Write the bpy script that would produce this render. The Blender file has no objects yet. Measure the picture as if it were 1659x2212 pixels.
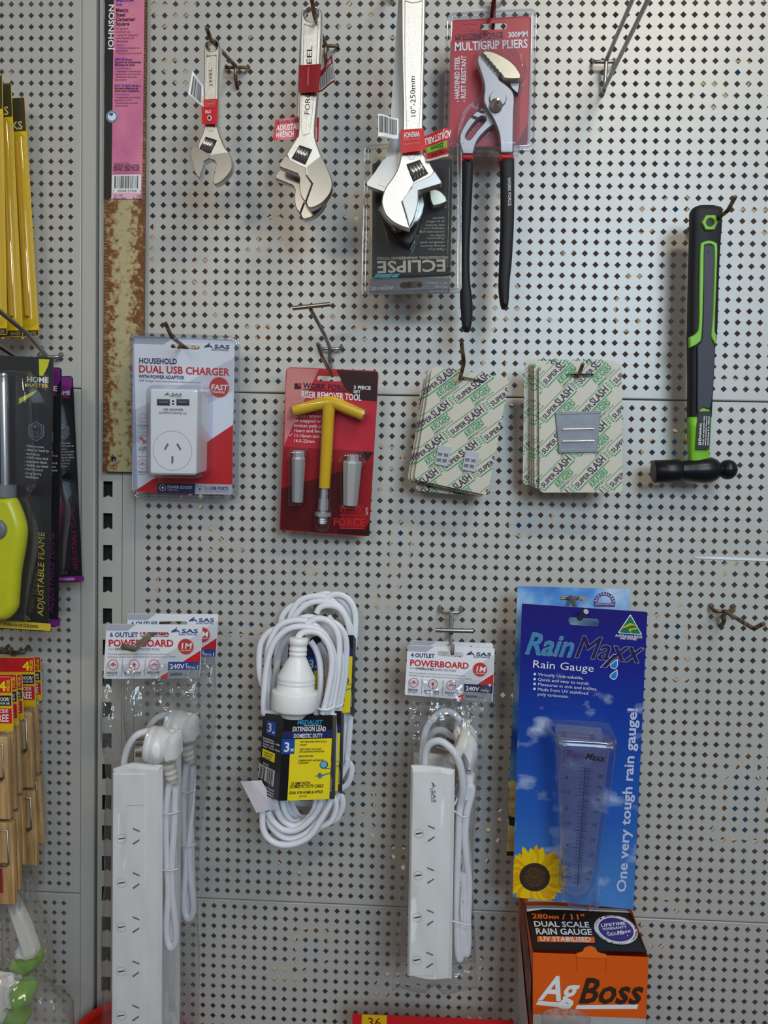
import bpy, math, random
from mathutils import Vector, Matrix
from mathutils.geometry import tessellate_polygon
random.seed(7)
sc = bpy.context.scene
COL = sc.collection
PI = math.pi
# ---------------------------------------------------------------- camera (fitted to the pegboard holes)
W, H, FPX = 1659, 2212, 1647.05
CAM = Vector((.0752, -.8926, -.532))
_rv = Vector((-.0505, -.0231, .0403))
RM = Matrix.Rotation(_rv.length, 3, _rv.normalized()) @ Matrix(((1, 0, 0), (0, 0, -1), (0, 1, 0)))
cd = bpy.data.cameras.new('camera'); cam = bpy.data.objects.new('camera', cd); COL.objects.link(cam)
cam.matrix_world = Matrix.Translation(CAM) @ RM.to_4x4()
cd.sensor_width = 36; cd.sensor_fit = 'AUTO'; cd.lens = FPX * 36 / H; cd.clip_start = .01
sc.camera = cam
PX = .0125; PZ = .0125 * 1.0059


def U(px, py, d=0.0):
    """a point of the photo brought to the plane d metres in front of the pegboard"""
    v = RM @ Vector(((px - W / 2) / FPX, -(py - H / 2) / FPX, -1))
    return CAM + v * ((-d - CAM.y) / v.y)


class Fr:
    """a local frame on a flat thing, from three of its corners and their depths"""
    def __init__(s, TL, TR, BL, d):
        if not isinstance(d, (tuple, list)): d = (d, d, d)
        a, b, c = U(*TL, d[0]), U(*TR, d[1]), U(*BL, d[2])
        s.o = a; s.x = (b - a).normalized(); z = a - c
        s.z = (z - s.x * z.dot(s.x)).normalized(); s.n = s.x.cross(s.z)
        y = -s.n
        s.m = Matrix(((s.x.x, y.x, s.z.x, a.x), (s.x.y, y.y, s.z.y, a.y), (s.x.z, y.z, s.z.z, a.z), (0, 0, 0, 1)))

    def l(s, px, py, d=0.0):
        v = RM @ Vector(((px - W / 2) / FPX, -(py - H / 2) / FPX, -1))
        p = s.o + s.n * d
        t = (p - CAM).dot(s.n) / v.dot(s.n)
        r = CAM + v * t - s.o
        return (r.dot(s.x), r.dot(s.z))


def FrW(px, py, d):
    """frame with the axes of the world at a point"""
    f = Fr.__new__(Fr)
    f.o = U(px, py, d); f.x = Vector((1, 0, 0)); f.z = Vector((0, 0, 1)); f.n = Vector((0, -1, 0))
    f.m = Matrix.Translation(f.o)
    return f


class G:
    """zoomed-crop coordinates -> local coordinates of a frame"""
    def __init__(s, fr, ox=0, oy=0, k=1):
        s.fr, s.ox, s.oy, s.s = fr, ox, oy, k

    def __call__(s, x, y, d=0.0):
        return s.fr.l(s.ox + x / s.s, s.oy + y / s.s, d)

    def P(s, pts, d=0.0):
        return [s(p[0], p[1], d) + tuple(p[2:]) for p in pts]

    def p3(s, x, y, d=0.0):
        a, b = s(x, y, d); return Vector((a, -d, b))

    def k(s, x, y, d=0.0):
        a, b = s(x, y, d), s(x + 1, y, d); return math.hypot(a[0] - b[0], a[1] - b[1])


# ---------------------------------------------------------------- 2d shapes
def rrect(x0, z0, x1, z1, r, n=5):
    if x0 > x1: x0, x1 = x1, x0
    if z0 > z1: z0, z1 = z1, z0
    r = min(r, (x1 - x0) / 2 - 1e-6, (z1 - z0) / 2 - 1e-6)
    o = []
    for cx, cz, a in ((x1 - r, z1 - r, 0), (x0 + r, z1 - r, 90), (x0 + r, z0 + r, 180), (x1 - r, z0 + r, 270)):
        for i in range(n + 1):
            t = math.radians(a + 90 * i / n); o.append((cx + r * math.cos(t), cz + r * math.sin(t)))
    return o


def quadr(c, r, n=5):
    """rounded corners on any convex polygon"""
    o = []
    m = len(c)
    for i in range(m):
        p = Vector(c[i][:2]); a = Vector(c[i - 1][:2]); b = Vector(c[(i + 1) % m][:2])
        u = (a - p).normalized(); v = (b - p).normalized()
        rr = min(r, (a - p).length * .45, (b - p).length * .45)
        p0, p1 = p + u * rr, p + v * rr
        for k in range(n + 1):
            t = k / n
            q = p0 * (1 - t) ** 2 + p * 2 * t * (1 - t) + p1 * t * t
            o.append((q.x, q.y))
    return o


def circ(cx, cz, r, n=24, rz=None, a0=0, a1=360):
    rz = rz or r
    full = abs(a1 - a0) >= 360
    return [(cx + r * math.cos(math.radians(a0 + (a1 - a0) * i / (n if full else n - 1))),
             cz + rz * math.sin(math.radians(a0 + (a1 - a0) * i / (n if full else n - 1)))) for i in range(n)]


def catmull(p, i, t, closed):
    n = len(p)
    g = (lambda j: p[j % n]) if closed else (lambda j: p[max(0, min(n - 1, j))])
    a, b, c, d = g(i - 1), g(i), g(i + 1), g(i + 2)
    return [.5 * (2 * b[k] + (c[k] - a[k]) * t + (2 * a[k] - 5 * b[k] + 4 * c[k] - d[k]) * t * t + (3 * b[k] - a[k] - 3 * c[k] + d[k]) * t ** 3) for k in range(len(b))]


def spline(p, n=6, closed=False):
    p = [tuple(q) for q in p]
    o = []
    for i in range(len(p) if closed else len(p) - 1):
        for k in range(n): o.append(tuple(catmull(p, i, k / n, closed)))
    if not closed: o.append(p[-1])
    return o


def sm(pts, n=4):
    """closed outline; points with a third value are sharp corners, the rest are smoothed"""
    c = [i for i, p in enumerate(pts) if len(p) > 2]
    q = [p[:2] for p in pts]
    if not c: return spline(q, n, True)
    o = []
    for j, i in enumerate(c):
        e = c[(j + 1) % len(c)]
        seg = [q[i]]; k = i
        while True:
            k = (k + 1) % len(q); seg.append(q[k])
            if k == e: break
        if len(seg) == 2: o.append(seg[0])
        else: o += spline(seg, n)[:-1]
    return o


def area(p):
    return sum(p[i - 1][0] * p[i][1] - p[i][0] * p[i - 1][1] for i in range(len(p))) / 2


def inset(p, r):
    s = 1 if area(p) > 0 else -1
    o = []; n = len(p)
    for i in range(n):
        a, b, c = p[i - 1], p[i], p[(i + 1) % n]
        e1 = Vector((b[0] - a[0], b[1] - a[1])); e2 = Vector((c[0] - b[0], c[1] - b[1]))
        if e1.length < 1e-9: e1 = e2
        if e2.length < 1e-9: e2 = e1
        e1.normalize(); e2.normalize()
        m = Vector((-e1.y - e2.y, e1.x + e2.x)) * s
        if m.length < 1e-6: m = Vector((-e1.y, e1.x)) * s
        m.normalize()
        n1 = Vector((-e1.y, e1.x)) * s
        q = max(.5, m.dot(n1))
        o.append((b[0] + m.x * r / q, b[1] + m.y * r / q))
    return o


# ---------------------------------------------------------------- mesh builder
class MB:
    def __init__(s):
        s.v = []; s.f = []; s.m = []; s.sm = []; s.mats = []

    def mi(s, mat):
        if mat not in s.mats: s.mats.append(mat)
        return s.mats.index(mat)

    def add(s, vs, fs, mat, smooth=False):
        b = len(s.v); s.v += [tuple(v) for v in vs]; k = s.mi(mat)
        for f in fs:
            s.f.append([b + i for i in f]); s.m.append(k); s.sm.append(smooth)
        return s

    def fill(s, pts, mat, d=.0002, holes=()):
        loops = [[Vector((p[0], p[1], 0)) for p in pts]] + [[Vector((p[0], p[1], 0)) for p in h] for h in holes]
        if len(pts) == 4 and not holes:
            return s.add([(p[0], -d, p[1]) for p in pts], [(0, 1, 2, 3)], mat)
        tr = tessellate_polygon(loops)
        return s.add([(p.x, -d, p.y) for l in loops for p in l], tr, mat)

    def plate(s, pts, d0, d1, mat, side=None, holes=(), ch=0, back=True, smooth=False):
        """outline extruded from depth d0 to d1, with a chamfer ch on the front edge"""
        side = side or mat
        loops = [pts] + list(holes)
        for i, l in enumerate(loops):
            n = len(l)
            rings = [(l, d0), (l, d1)]
            if ch: rings = [(l, d0), (l, d1 - ch), (inset(l, ch if i == 0 else -ch), d1)]
            vs = [(p[0], -dd, p[1]) for r, dd in rings for p in r]
            fs = [(k * n + j, k * n + (j + 1) % n, (k + 1) * n + (j + 1) % n, (k + 1) * n + j) for k in range(len(rings) - 1) for j in range(n)]
            s.add(vs, fs, side, smooth)
        fr = [inset(l, ch if i == 0 else -ch) if ch else l for i, l in enumerate(loops)]
        s.fill(fr[0], mat, d1, fr[1:])
        if back: s.fill(loops[0], side, d0, loops[1:])
        return s

    def box(s, x0, x1, d0, d1, z0, z1, mat, bev=0):
        if bev: return s.plate(rrect(x0, z0, x1, z1, bev, 3), d0, d1, mat, ch=min(bev, abs(d1 - d0) * .45))
        return s.plate([(x0, z0), (x1, z0), (x1, z1), (x0, z1)], d0, d1, mat)

    def rings(s, rings, mat, cap0=True, cap1=True, smooth=True, closed=True):
        n = len(rings[0]); vs = [p for r in rings for p in r]; fs = []
        for k in range(len(rings) - 1):
            for j in range(n if closed else n - 1):
                fs.append((k * n + j, k * n + (j + 1) % n, (k + 1) * n + (j + 1) % n, (k + 1) * n + j))
        s.add(vs, fs, mat, smooth)
        if cap0: s.add(rings[0], [tuple(range(n))], mat)
        if cap1: s.add(rings[-1], [tuple(range(n))], mat)
        return s

    def bubble(s, pts, d0, h, mat, r=None, base=0, taper=0, n=4):
        """vacuum formed blister over an outline"""
        r = r or h * .4
        rg = []
        if base: rg.append([(p[0], -d0, p[1]) for p in inset(pts, -base)])
        rg.append([(p[0], -d0, p[1]) for p in pts])
        rg.append([(p[0], -(d0 + h - r), p[1]) for p in inset(pts, taper)])
        for k in range(1, n + 1):
            a = PI / 2 * k / n
            rg.append([(p[0], -(d0 + h - r + r * math.sin(a)), p[1]) for p in inset(pts, taper + r * (1 - math.cos(a)))])
        s.rings(rg, mat, False, False)
        last = [(p[0], p[2]) for p in rg[-1]]
        s.fill(last, mat, d0 + h)
        return s

    def tube(s, pts, r, mat, n=8, sp=5, closed=False, caps=True, flat=1.0):
        P = [Vector(p) for p in (spline(pts, sp, closed) if sp else pts)]
        m = len(P); R = r if isinstance(r, (list, tuple)) else None
        t0 = (P[1] - P[0]).normalized()
        up = Vector((0, 1, 0)) if abs(t0.y) < .8 else Vector((0, 0, 1))
        nrm = (up - t0 * up.dot(t0)).normalized(); rg = []
        for i in range(m):
            if closed: t = P[(i + 1) % m] - P[i - 1]
            else: t = P[min(m - 1, i + 1)] - P[max(0, i - 1)]
            t = t.normalized() if t.length > 1e-9 else t0
            nrm = nrm - t * nrm.dot(t); nrm.normalize(); b = t.cross(nrm)
            rr = r
            if R:
                u = i / (m - 1) * (len(R) - 1); k = min(int(u), len(R) - 2); rr = R[k] + (R[k + 1] - R[k]) * (u - k)
            rg.append([P[i] + (nrm * math.cos(2 * PI * j / n) + b * math.sin(2 * PI * j / n) * flat) * rr for j in range(n)])
        if closed: rg.append(rg[0])
        return s.rings(rg, mat, caps and not closed, caps and not closed)

    def lathe(s, a, b, prof, mat, n=24, flat=1.0, up=None, smooth=True, cap=True):
        """profile of (fraction along a->b, radius)"""
        a, b = Vector(a), Vector(b); ax = (b - a).normalized()
        u = up or (Vector((0, 1, 0)) if abs(ax.y) < .8 else Vector((1, 0, 0)))
        u = (u - ax * u.dot(ax)).normalized(); w = ax.cross(u)
        rg = [[a + (b - a) * t + (u * math.cos(2 * PI * (j + .5) / n) * flat + w * math.sin(2 * PI * (j + .5) / n)) * max(r, 1e-5) for j in range(n)] for t, r in prof]
        return s.rings(rg, mat, cap, cap, smooth)

    def ball(s, c, r, mat, n=16, sc_=(1, 1, 1)):
        rg = [[(c[0] + sc_[0] * r * math.sin(PI * i / n) * math.cos(2 * PI * j / n), c[1] + sc_[1] * r * math.sin(PI * i / n) * math.sin(2 * PI * j / n), c[2] + sc_[2] * r * math.cos(PI * i / n)) for j in range(n)] for i in range(1, n)]
        return s.rings(rg, mat)

    def text(s, g, t, x0, y0, x1, y1, cap, mat, bold=0, shear=0, d=.0005, clip=None):
        a, b = g(x0, y0, d), g(x1, y1, d)
        return s.text2(t, a, b, cap * g.k(x0, y0, d), mat, bold, shear, d, clip)

    def text2(s, t, a, b, cap, mat, bold=0, shear=0, d=.0005, clip=None):
        L = math.hypot(b[0] - a[0], b[1] - a[1]); ex = ((b[0] - a[0]) / L, (b[1] - a[1]) / L); ez = (-ex[1], ex[0])
        gl = GLYPH[1 if bold else 0]
        w = sum(gl[c][0] for c in t) or 1
        kz = cap / CAPH; kx = L / w; u = 0
        for c in t:
            adv, vs, fs = gl[c]
            if vs:
                pv = []
                for x, z in vs:
                    X = (u + x) * kx + shear * z * kz; Z = z * kz
                    pv.append((a[0] + ex[0] * X + ez[0] * Z, -d, a[1] + ex[1] * X + ez[1] * Z))
                ff = fs
                if clip: ff = [f for f in fs if inside(clip, sum(pv[i][0] for i in f) / len(f), sum(pv[i][2] for i in f) / len(f))]
                if ff: s.add(pv, ff, mat)
            u += adv
        return s

    def mesh(s, name):
        me = bpy.data.meshes.new(name)
        me.from_pydata(s.v, [], s.f)
        for m in s.mats: me.materials.append(m)
        me.polygons.foreach_set('material_index', s.m)
        me.polygons.foreach_set('use_smooth', s.sm)
        me.update()
        return me

    def build(s, name, parent=None, fr=None, label=None):
        o = bpy.data.objects.new(name, s.mesh(name)); COL.objects.link(o)
        if parent: o.parent = parent
        elif fr: o.matrix_world = fr.m
        if label: o['label'] = label
        return o


def inside(poly, x, y):
    r = False
    for i in range(len(poly)):
        a, b = poly[i - 1], poly[i]
        if (a[1] > y) != (b[1] > y) and x < (b[0] - a[0]) * (y - a[1]) / (b[1] - a[1]) + a[0]: r = not r
    return r


# ---------------------------------------------------------------- lettering (Blender's own font)
def make_glyphs():
    chars = [chr(i) for i in range(33, 127)]
    tmp = []; out = []
    for off in (0, .022):
        for c in chars + [' ']:
            for body in ((c, '|' + c + '|') if c != ' ' else ('| |',)):
                cu = bpy.data.curves.new('glyph', 'FONT'); cu.body = body; cu.size = 1; cu.offset = off; cu.resolution_u = 2; cu.fill_mode = 'FRONT'
                o = bpy.data.objects.new('glyph', cu); COL.objects.link(o); tmp.append((off, c, body, o))
        cu = bpy.data.curves.new('glyph', 'FONT'); cu.body = '||'; cu.offset = off
        o = bpy.data.objects.new('glyph', cu); COL.objects.link(o); tmp.append((off, '||', '||', o))
    bpy.context.view_layer.update()
    dg = bpy.context.evaluated_depsgraph_get()
    raw = {}
    for off, c, body, o in tmp:
        e = o.evaluated_get(dg); me = e.to_mesh()
        vs = [(v.co.x, v.co.y) for v in me.vertices]; fs = [tuple(p.vertices) for p in me.polygons]
        e.to_mesh_clear(); raw[(off, body)] = (vs, fs)
    for off in (0, .022):
        xs = [v[0] for v in raw[(off, '||')][0]]
        bw = max(xs) - min(xs)
        bar = [v[0] for v in raw[(off, '|')][0]]; barw = max(bar) - min(bar)
        adv = bw - barw
        d = {}
        for c in chars + [' ']:
            vs, fs = raw.get((off, c), ([], []))
            xs = [v[0] for v in raw[(off, '|' + c + '|')][0]]
            d[c] = (max(xs) - min(xs) - barw - adv, vs, fs)
        out.append(d)
    for *_, o in tmp:
        cu = o.data; bpy.data.objects.remove(o); bpy.data.curves.remove(cu)
    hz = [v[1] for v in out[0]['H'][1]]
    return out, max(hz) - min(hz)


GLYPH, CAPH = make_glyphs()


# ---------------------------------------------------------------- things
def tag(o, label, cat, group=None):
    o['label'] = label; o['category'] = cat
    if group: o['group'] = group
    return o


def thing(name, label, cat, fr, group=None):
    o = bpy.data.objects.new(name, None); COL.objects.link(o); o.empty_display_size = .02
    o.matrix_world = fr.m
    return tag(o, label, cat, group)


def struct(o):
    o['kind'] = 'structure'; return o


def dup(root, dx, dd, dz, label, group=None, rot=None):
    """copy of a thing with its parts and sub-parts, moved in its own frame"""
    r = root.copy(); COL.objects.link(r)
    m = root.matrix_basis.copy() @ Matrix.Translation((dx, -dd, dz))
    if rot is not None: m = m @ rot
    r.matrix_world = m; r['label'] = label
    if group: r['group'] = group
    for ch in list(root.children):
        c = ch.copy(); COL.objects.link(c); c.parent = r
        for g in ch.children:
            e = g.copy(); COL.objects.link(e); e.parent = c
    return r
# ---------------------------------------------------------------- materials
def lin(c): return tuple(((v / 255) / 12.92 if v <= 10 else (((v / 255) + .055) / 1.055) ** 2.4) for v in c) + (1,)


def M(name, rgb, rough=.5, metal=0, spec=.5, var=.06, vs=60, bump=0, bs=200, coat=0, sss=0):
    m = bpy.data.materials.new(name); m.use_nodes = True
    nt = m.node_tree; b = nt.nodes['Principled BSDF']
    c = lin(rgb)
    b.inputs['Roughness'].default_value = rough; b.inputs['Metallic'].default_value = metal
    b.inputs['Specular IOR Level'].default_value = spec
    if coat: b.inputs['Coat Weight'].default_value = coat; b.inputs['Coat Roughness'].default_value = .08
    tc = nt.nodes.new('ShaderNodeTexCoord'); nz = nt.nodes.new('ShaderNodeTexNoise'); nz.inputs['Scale'].default_value = vs
    nt.links.new(tc.outputs['Object'], nz.inputs['Vector'])
    mx = nt.nodes.new('ShaderNodeMix'); mx.data_type = 'RGBA'
    mx.inputs[6].default_value = tuple(v * (1 - var) for v in c[:3]) + (1,); mx.inputs[7].default_value = tuple(min(1, v * (1 + var)) for v in c[:3]) + (1,)
    nt.links.new(nz.outputs['Fac'], mx.inputs[0]); nt.links.new(mx.outputs[2], b.inputs['Base Color'])
    if bump:
        n2 = nt.nodes.new('ShaderNodeTexNoise'); n2.inputs['Scale'].default_value = bs; nt.links.new(tc.outputs['Object'], n2.inputs['Vector'])
        bp = nt.nodes.new('ShaderNodeBump'); bp.inputs['Strength'].default_value = bump; bp.inputs['Distance'].default_value = .001
        nt.links.new(n2.outputs['Fac'], bp.inputs['Height']); nt.links.new(bp.outputs['Normal'], b.inputs['Normal'])
    return m


def clear(name, tint=(245, 248, 252), gloss=.12, rough=.06, haze=0.0, bump=0, bs=90):
    """thin clear plastic film: lets light through, with a sheen that grows at grazing angles"""
    m = bpy.data.materials.new(name); m.use_nodes = True; nt = m.node_tree
    nt.nodes.remove(nt.nodes['Principled BSDF']); out = nt.nodes['Material Output']
    tr = nt.nodes.new('ShaderNodeBsdfTransparent'); tr.inputs[0].default_value = lin(tint)
    gl = nt.nodes.new('ShaderNodeBsdfAnisotropic' if False else 'ShaderNodeBsdfGlossy'); gl.inputs['Roughness'].default_value = rough
    df = nt.nodes.new('ShaderNodeBsdfDiffuse'); df.inputs[0].default_value = lin((225, 228, 232))
    lw = nt.nodes.new('ShaderNodeLayerWeight'); lw.inputs['Blend'].default_value = .25
    mp = nt.nodes.new('ShaderNodeMath'); mp.operation = 'MULTIPLY_ADD'; mp.inputs[1].default_value = .45; mp.inputs[2].default_value = gloss * .5
    nt.links.new(lw.outputs['Facing'], mp.inputs[0])
    m0 = nt.nodes.new('ShaderNodeMixShader'); m0.inputs[0].default_value = haze
    nt.links.new(tr.outputs[0], m0.inputs[1]); nt.links.new(df.outputs[0], m0.inputs[2])
    m1 = nt.nodes.new('ShaderNodeMixShader'); nt.links.new(mp.outputs[0], m1.inputs[0])
    nt.links.new(m0.outputs[0], m1.inputs[1]); nt.links.new(gl.outputs[0], m1.inputs[2]); nt.links.new(m1.outputs[0], out.inputs[0])
    if bump:
        tc = nt.nodes.new('ShaderNodeTexCoord'); n2 = nt.nodes.new('ShaderNodeTexNoise'); n2.inputs['Scale'].default_value = bs
        nt.links.new(tc.outputs['Object'], n2.inputs['Vector'])
        bp = nt.nodes.new('ShaderNodeBump'); bp.inputs['Strength'].default_value = bump; bp.inputs['Distance'].default_value = .004
        nt.links.new(n2.outputs['Fac'], bp.inputs['Height']); nt.links.new(bp.outputs['Normal'], gl.inputs['Normal'])
    return m


def ramp(m, stops, scale, detail=4, rough=None, dist=0, bump=0, vec='Object', stretch=None):
    """colour of material m from noise through a colour ramp"""
    nt = m.node_tree; b = nt.nodes['Principled BSDF']
    tc = nt.nodes.new('ShaderNodeTexCoord'); nz = nt.nodes.new('ShaderNodeTexNoise')
    nz.inputs['Scale'].default_value = scale; nz.inputs['Detail'].default_value = detail; nz.inputs['Distortion'].default_value = dist
    src = tc.outputs[vec]
    if stretch:
        mp = nt.nodes.new('ShaderNodeMapping'); mp.inputs['Scale'].default_value = stretch; nt.links.new(src, mp.inputs[0]); src = mp.outputs[0]
    nt.links.new(src, nz.inputs['Vector'])
    cr = nt.nodes.new('ShaderNodeValToRGB'); el = cr.color_ramp.elements
    el[0].position, el[0].color = stops[0][0], lin(stops[0][1]); el[1].position, el[1].color = stops[-1][0], lin(stops[-1][1])
    for p, c in stops[1:-1]:
        e = el.new(p); e.color = lin(c)
    nt.links.new(nz.outputs['Fac'], cr.inputs[0])
    for l in list(b.inputs['Base Color'].links): nt.links.remove(l)
    nt.links.new(cr.outputs[0], b.inputs['Base Color'])
    return m, nz, cr


wall_m = M('pegboard_paint', (181, 180, 176), .37, 0, .85, .025, 9, .05, 500)
post_m = M('post_paint', (182, 180, 174), .4, 0, .5, .03, 12)
hole_m = M('punched_edge', (150, 147, 140), .6)
seam_m = M('seam_shadow', (60, 57, 54), .8)
steel = M('zinc_wire', (165, 163, 160), .3, 1, .5, .1, 300)
rust = M('rusty_wire', (120, 105, 85), .5, .7)
ramp(rust, [(.35, (70, 50, 36)), (.5, (120, 96, 70)), (.65, (150, 140, 120))], 160)
chrome = M('satin_chrome', (212, 208, 200), .33, 1, .5, .12, 900, .35, 1400)
polish = M('polished_chrome', (218, 218, 218), .27, 1, .5, .03, 60)
jawm = M('dark_polished_chrome', (158, 158, 156), .3, 1, .5, .04, 60)
dkmetal = M('dark_gap', (38, 37, 37), .45, .6)
plier_m = M('grey_steel', (158, 156, 160), .42, .75, .5, .05, 200)
plier_l = M('bright_steel', (188, 180, 160), .32, .85, .5, .1, 80)
black = M('black_plastic', (22, 22, 24), .5)
rubber = M('black_rubber', (30, 30, 34), .62, 0, .35, .08, 150, .1, 800)
slate = M('dark_slate_rubber', (58, 60, 72), .55, 0, .4)
head_m = M('black_steel', (26, 27, 32), .34, .4, .5, .1, 120, .08, 300)
headf = M('grey_striking_face', (92, 90, 88), .5, .5, .5, .1, 150)
lime = M('lime_plastic', (120, 185, 30), .42)
paper = M('white_card', (234, 235, 242), .4, 0, .5, .02, 20)
paperg = M('pale_grey_card', (176, 178, 190), .4)
white = M('white_plastic', (242, 242, 242), .33, 0, .5, .015, 40)
cable = M('white_cable', (232, 232, 240), .38, 0, .5, .02, 40)
offw = M('off_white_plastic', (222, 218, 208), .36)
groove = M('shaded_groove', (120, 120, 122), .6)
ink = M('black_ink', (26, 24, 30), .5)
inkg = M('grey_ink', (110, 112, 122), .5)
inkw = M('white_ink', (234, 234, 236), .45)
navy = M('navy_ink', (30, 38, 84), .4)
blue = M('royal_blue_ink', (28, 66, 140), .4)
red = M('red_ink', (206, 32, 40), .36)
redd = M('deep_red_card', (150, 22, 32), .35)
redk = M('maroon_card', (84, 14, 20), .35)
redc = M('red_card', (186, 40, 56), .34)
orange = M('orange_card', (226, 92, 16), .42, 0, .5, .03, 30)
orangeb = M('orange_ink', (240, 110, 30), .45)
yellow = M('yellow_card', (226, 184, 20), .36)
yellowi = M('yellow_ink', (246, 222, 30), .4)
yellowp = M('yellow_paint', (236, 186, 20), .3, 0, .5, .05, 80)
limey = M('acid_yellow_plastic', (222, 222, 20), .25)
green = M('green_ink', (50, 150, 90), .45)
greenl = M('bright_green_ink', (110, 190, 60), .45)
purple = M('plum_ink', (66, 50, 92), .45)
purpc = M('purple_card', (130, 30, 130), .4)
magenta = M('magenta_plastic', (190, 24, 120), .3)
cream = M('cream_card', (212, 206, 192), .36, 0, .5, .03, 30, .05, 400)
kraft = M('card_edge', (196, 184, 160), .7)
pink = M('pink_sticker', (214, 120, 160), .3)
ramp(pink, [(.3, (196, 100, 150)), (.5, (218, 130, 160)), (.7, (226, 150, 150))], 16)
pinkl = M('pale_pink_label', (236, 180, 200), .35)
wood = M('pale_pine', (206, 164, 104), .55)
ramp(wood, [(.35, (184, 136, 78)), (.65, (220, 182, 124))], 40, stretch=(6, 6, .6))
olive = M('dark_olive_header', (58, 54, 36), .45)
chark = M('charcoal_card', (27, 27, 29), .35)
collar = M('grey_plastic', (120, 122, 128), .4)
grass = M('leaf_green_plastic', (122, 180, 10), .32)
cyan = M('cyan_ink', (40, 160, 220), .4)
teal = M('teal_ink', (60, 130, 150), .4)
silver = M('silver_ink', (176, 180, 188), .3, .4)
lead = M('lead_grey', (152, 155, 164), .4, .5, .5, .1, 90, .1, 120)
die = M('cast_zinc', (205, 205, 206), .42, .6, .5, .1, 100, .1, 400)
brass = M('brass_pin', (190, 160, 110), .3, 1)
paleblue = M('pale_blue_ink', (110, 180, 225), .4)
film = clear('clear_film', (250, 250, 252), .03, .07, .006)
rim_m = clear('clear_rim', (232, 236, 246), .35, .05, .05)
blister = clear('clear_blister', (246, 248, 252), .08, .05, .01)
blistery = clear('yellowed_blister', (250, 248, 238), .05, .06, .008)
bagm = clear('clear_bag', (253, 253, 253), .10, .06, .015, .9, 60)
milky = clear('milky_bag', (246, 244, 240), .10, .10, .09, .8, 40)
gauge_m = clear('clear_polycarbonate', (240, 242, 250), .12, .06, .085)

# rusty ruler: rust eats in from both long edges
ruler_m = M('rusting_steel', (150, 146, 120), .42, .35)
_m, _nz, _cr = ramp(ruler_m, [(.38, (178, 168, 132)), (.50, (160, 144, 104)), (.55, (140, 98, 56)), (.62, (116, 74, 40)), (.8, (100, 64, 36))], 190, 10)
nt = ruler_m.node_tree
_tc = nt.nodes.new('ShaderNodeTexCoord'); _sx = nt.nodes.new('ShaderNodeSeparateXYZ'); nt.links.new(_tc.outputs['Object'], _sx.inputs[0])
_e = nt.nodes.new('ShaderNodeMath'); _e.operation = 'SUBTRACT'; _e.inputs[1].default_value = .0235; nt.links.new(_sx.outputs['X'], _e.inputs[0])
_a = nt.nodes.new('ShaderNodeMath'); _a.operation = 'ABSOLUTE'; nt.links.new(_e.outputs[0], _a.inputs[0])
_k = nt.nodes.new('ShaderNodeMath'); _k.operation = 'MULTIPLY_ADD'; _k.inputs[1].default_value = 17; _k.inputs[2].default_value = -.195; nt.links.new(_a.outputs[0], _k.inputs[0])
_s = nt.nodes.new('ShaderNodeMath'); _s.operation = 'ADD'; nt.links.new(_nz.outputs['Fac'], _s.inputs[0]); nt.links.new(_k.outputs[0], _s.inputs[1])
nt.links.new(_s.outputs[0], _cr.inputs[0])

# printed sky of the rain gauge cards: deep blue above, lighter below, clouds
sky_m = M('printed_sky', (30, 60, 170), .32)
_m, _nz, _cr = ramp(sky_m, [(.55, (26, 60, 160)), (.62, (70, 110, 190)), (.8, (200, 214, 236))], 22, 5, stretch=(1, 1, 1.6))
nt = sky_m.node_tree; b = nt.nodes['Principled BSDF']
_tc = nt.nodes.new('ShaderNodeTexCoord'); _sx = nt.nodes.new('ShaderNodeSeparateXYZ'); nt.links.new(_tc.outputs['Object'], _sx.inputs[0])
_g = nt.nodes.new('ShaderNodeMapRange'); _g.inputs[1].default_value = -.31; _g.inputs[2].default_value = 0; nt.links.new(_sx.outputs['Z'], _g.inputs[0])
_c2 = nt.nodes.new('ShaderNodeValToRGB'); el = _c2.color_ramp.elements
el[0].position, el[0].color = 0, lin((70, 130, 200)); el[1].position, el[1].color = 1, lin((30, 26, 118))
e = el.new(.25); e.color = lin((40, 96, 186)); e = el.new(.6); e.color = lin((16, 62, 160)); e = el.new(.8); e.color = lin((24, 36, 140))
nt.links.new(_g.outputs[0], _c2.inputs[0])
_cl = nt.nodes.new('ShaderNodeMapRange'); _cl.inputs[1].default_value = .56; _cl.inputs[2].default_value = .74; nt.links.new(_nz.outputs['Fac'], _cl.inputs[0])
_hz = nt.nodes.new('ShaderNodeMapRange'); _hz.inputs[1].default_value = .78; _hz.inputs[2].default_value = .68; nt.links.new(_g.outputs[0], _hz.inputs[0])
_mu = nt.nodes.new('ShaderNodeMath'); _mu.operation = 'MULTIPLY'; nt.links.new(_cl.outputs[0], _mu.inputs[0]); nt.links.new(_hz.outputs[0], _mu.inputs[1])
_mx = nt.nodes.new('ShaderNodeMix'); _mx.data_type = 'RGBA'; nt.links.new(_mu.outputs[0], _mx.inputs[0]); nt.links.new(_c2.outputs[0], _mx.inputs[6]); _mx.inputs[7].default_value = lin((190, 206, 232))
nt.links.new(_mx.outputs[2], b.inputs['Base Color'])
skyp = M('printed_pale_sky', (120, 170, 225), .32)
ramp(skyp, [(.35, (30, 80, 180)), (.5, (90, 150, 220)), (.65, (190, 215, 240))], 14, 4)

# the dim space behind the board; painted patches stand for far-side stock and light coming through
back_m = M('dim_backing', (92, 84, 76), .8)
ramp(back_m, [(.25, (66, 60, 60)), (.45, (88, 80, 78)), (.625, (92, 84, 80)), (.635, (245, 232, 205)), (.655, (250, 236, 200)), (.66, (140, 100, 60)), (.68, (100, 74, 62)), (.69, (84, 78, 76)), (.73, (30, 76, 120)), (.8, (30, 76, 120))], 13, 1)
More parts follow.
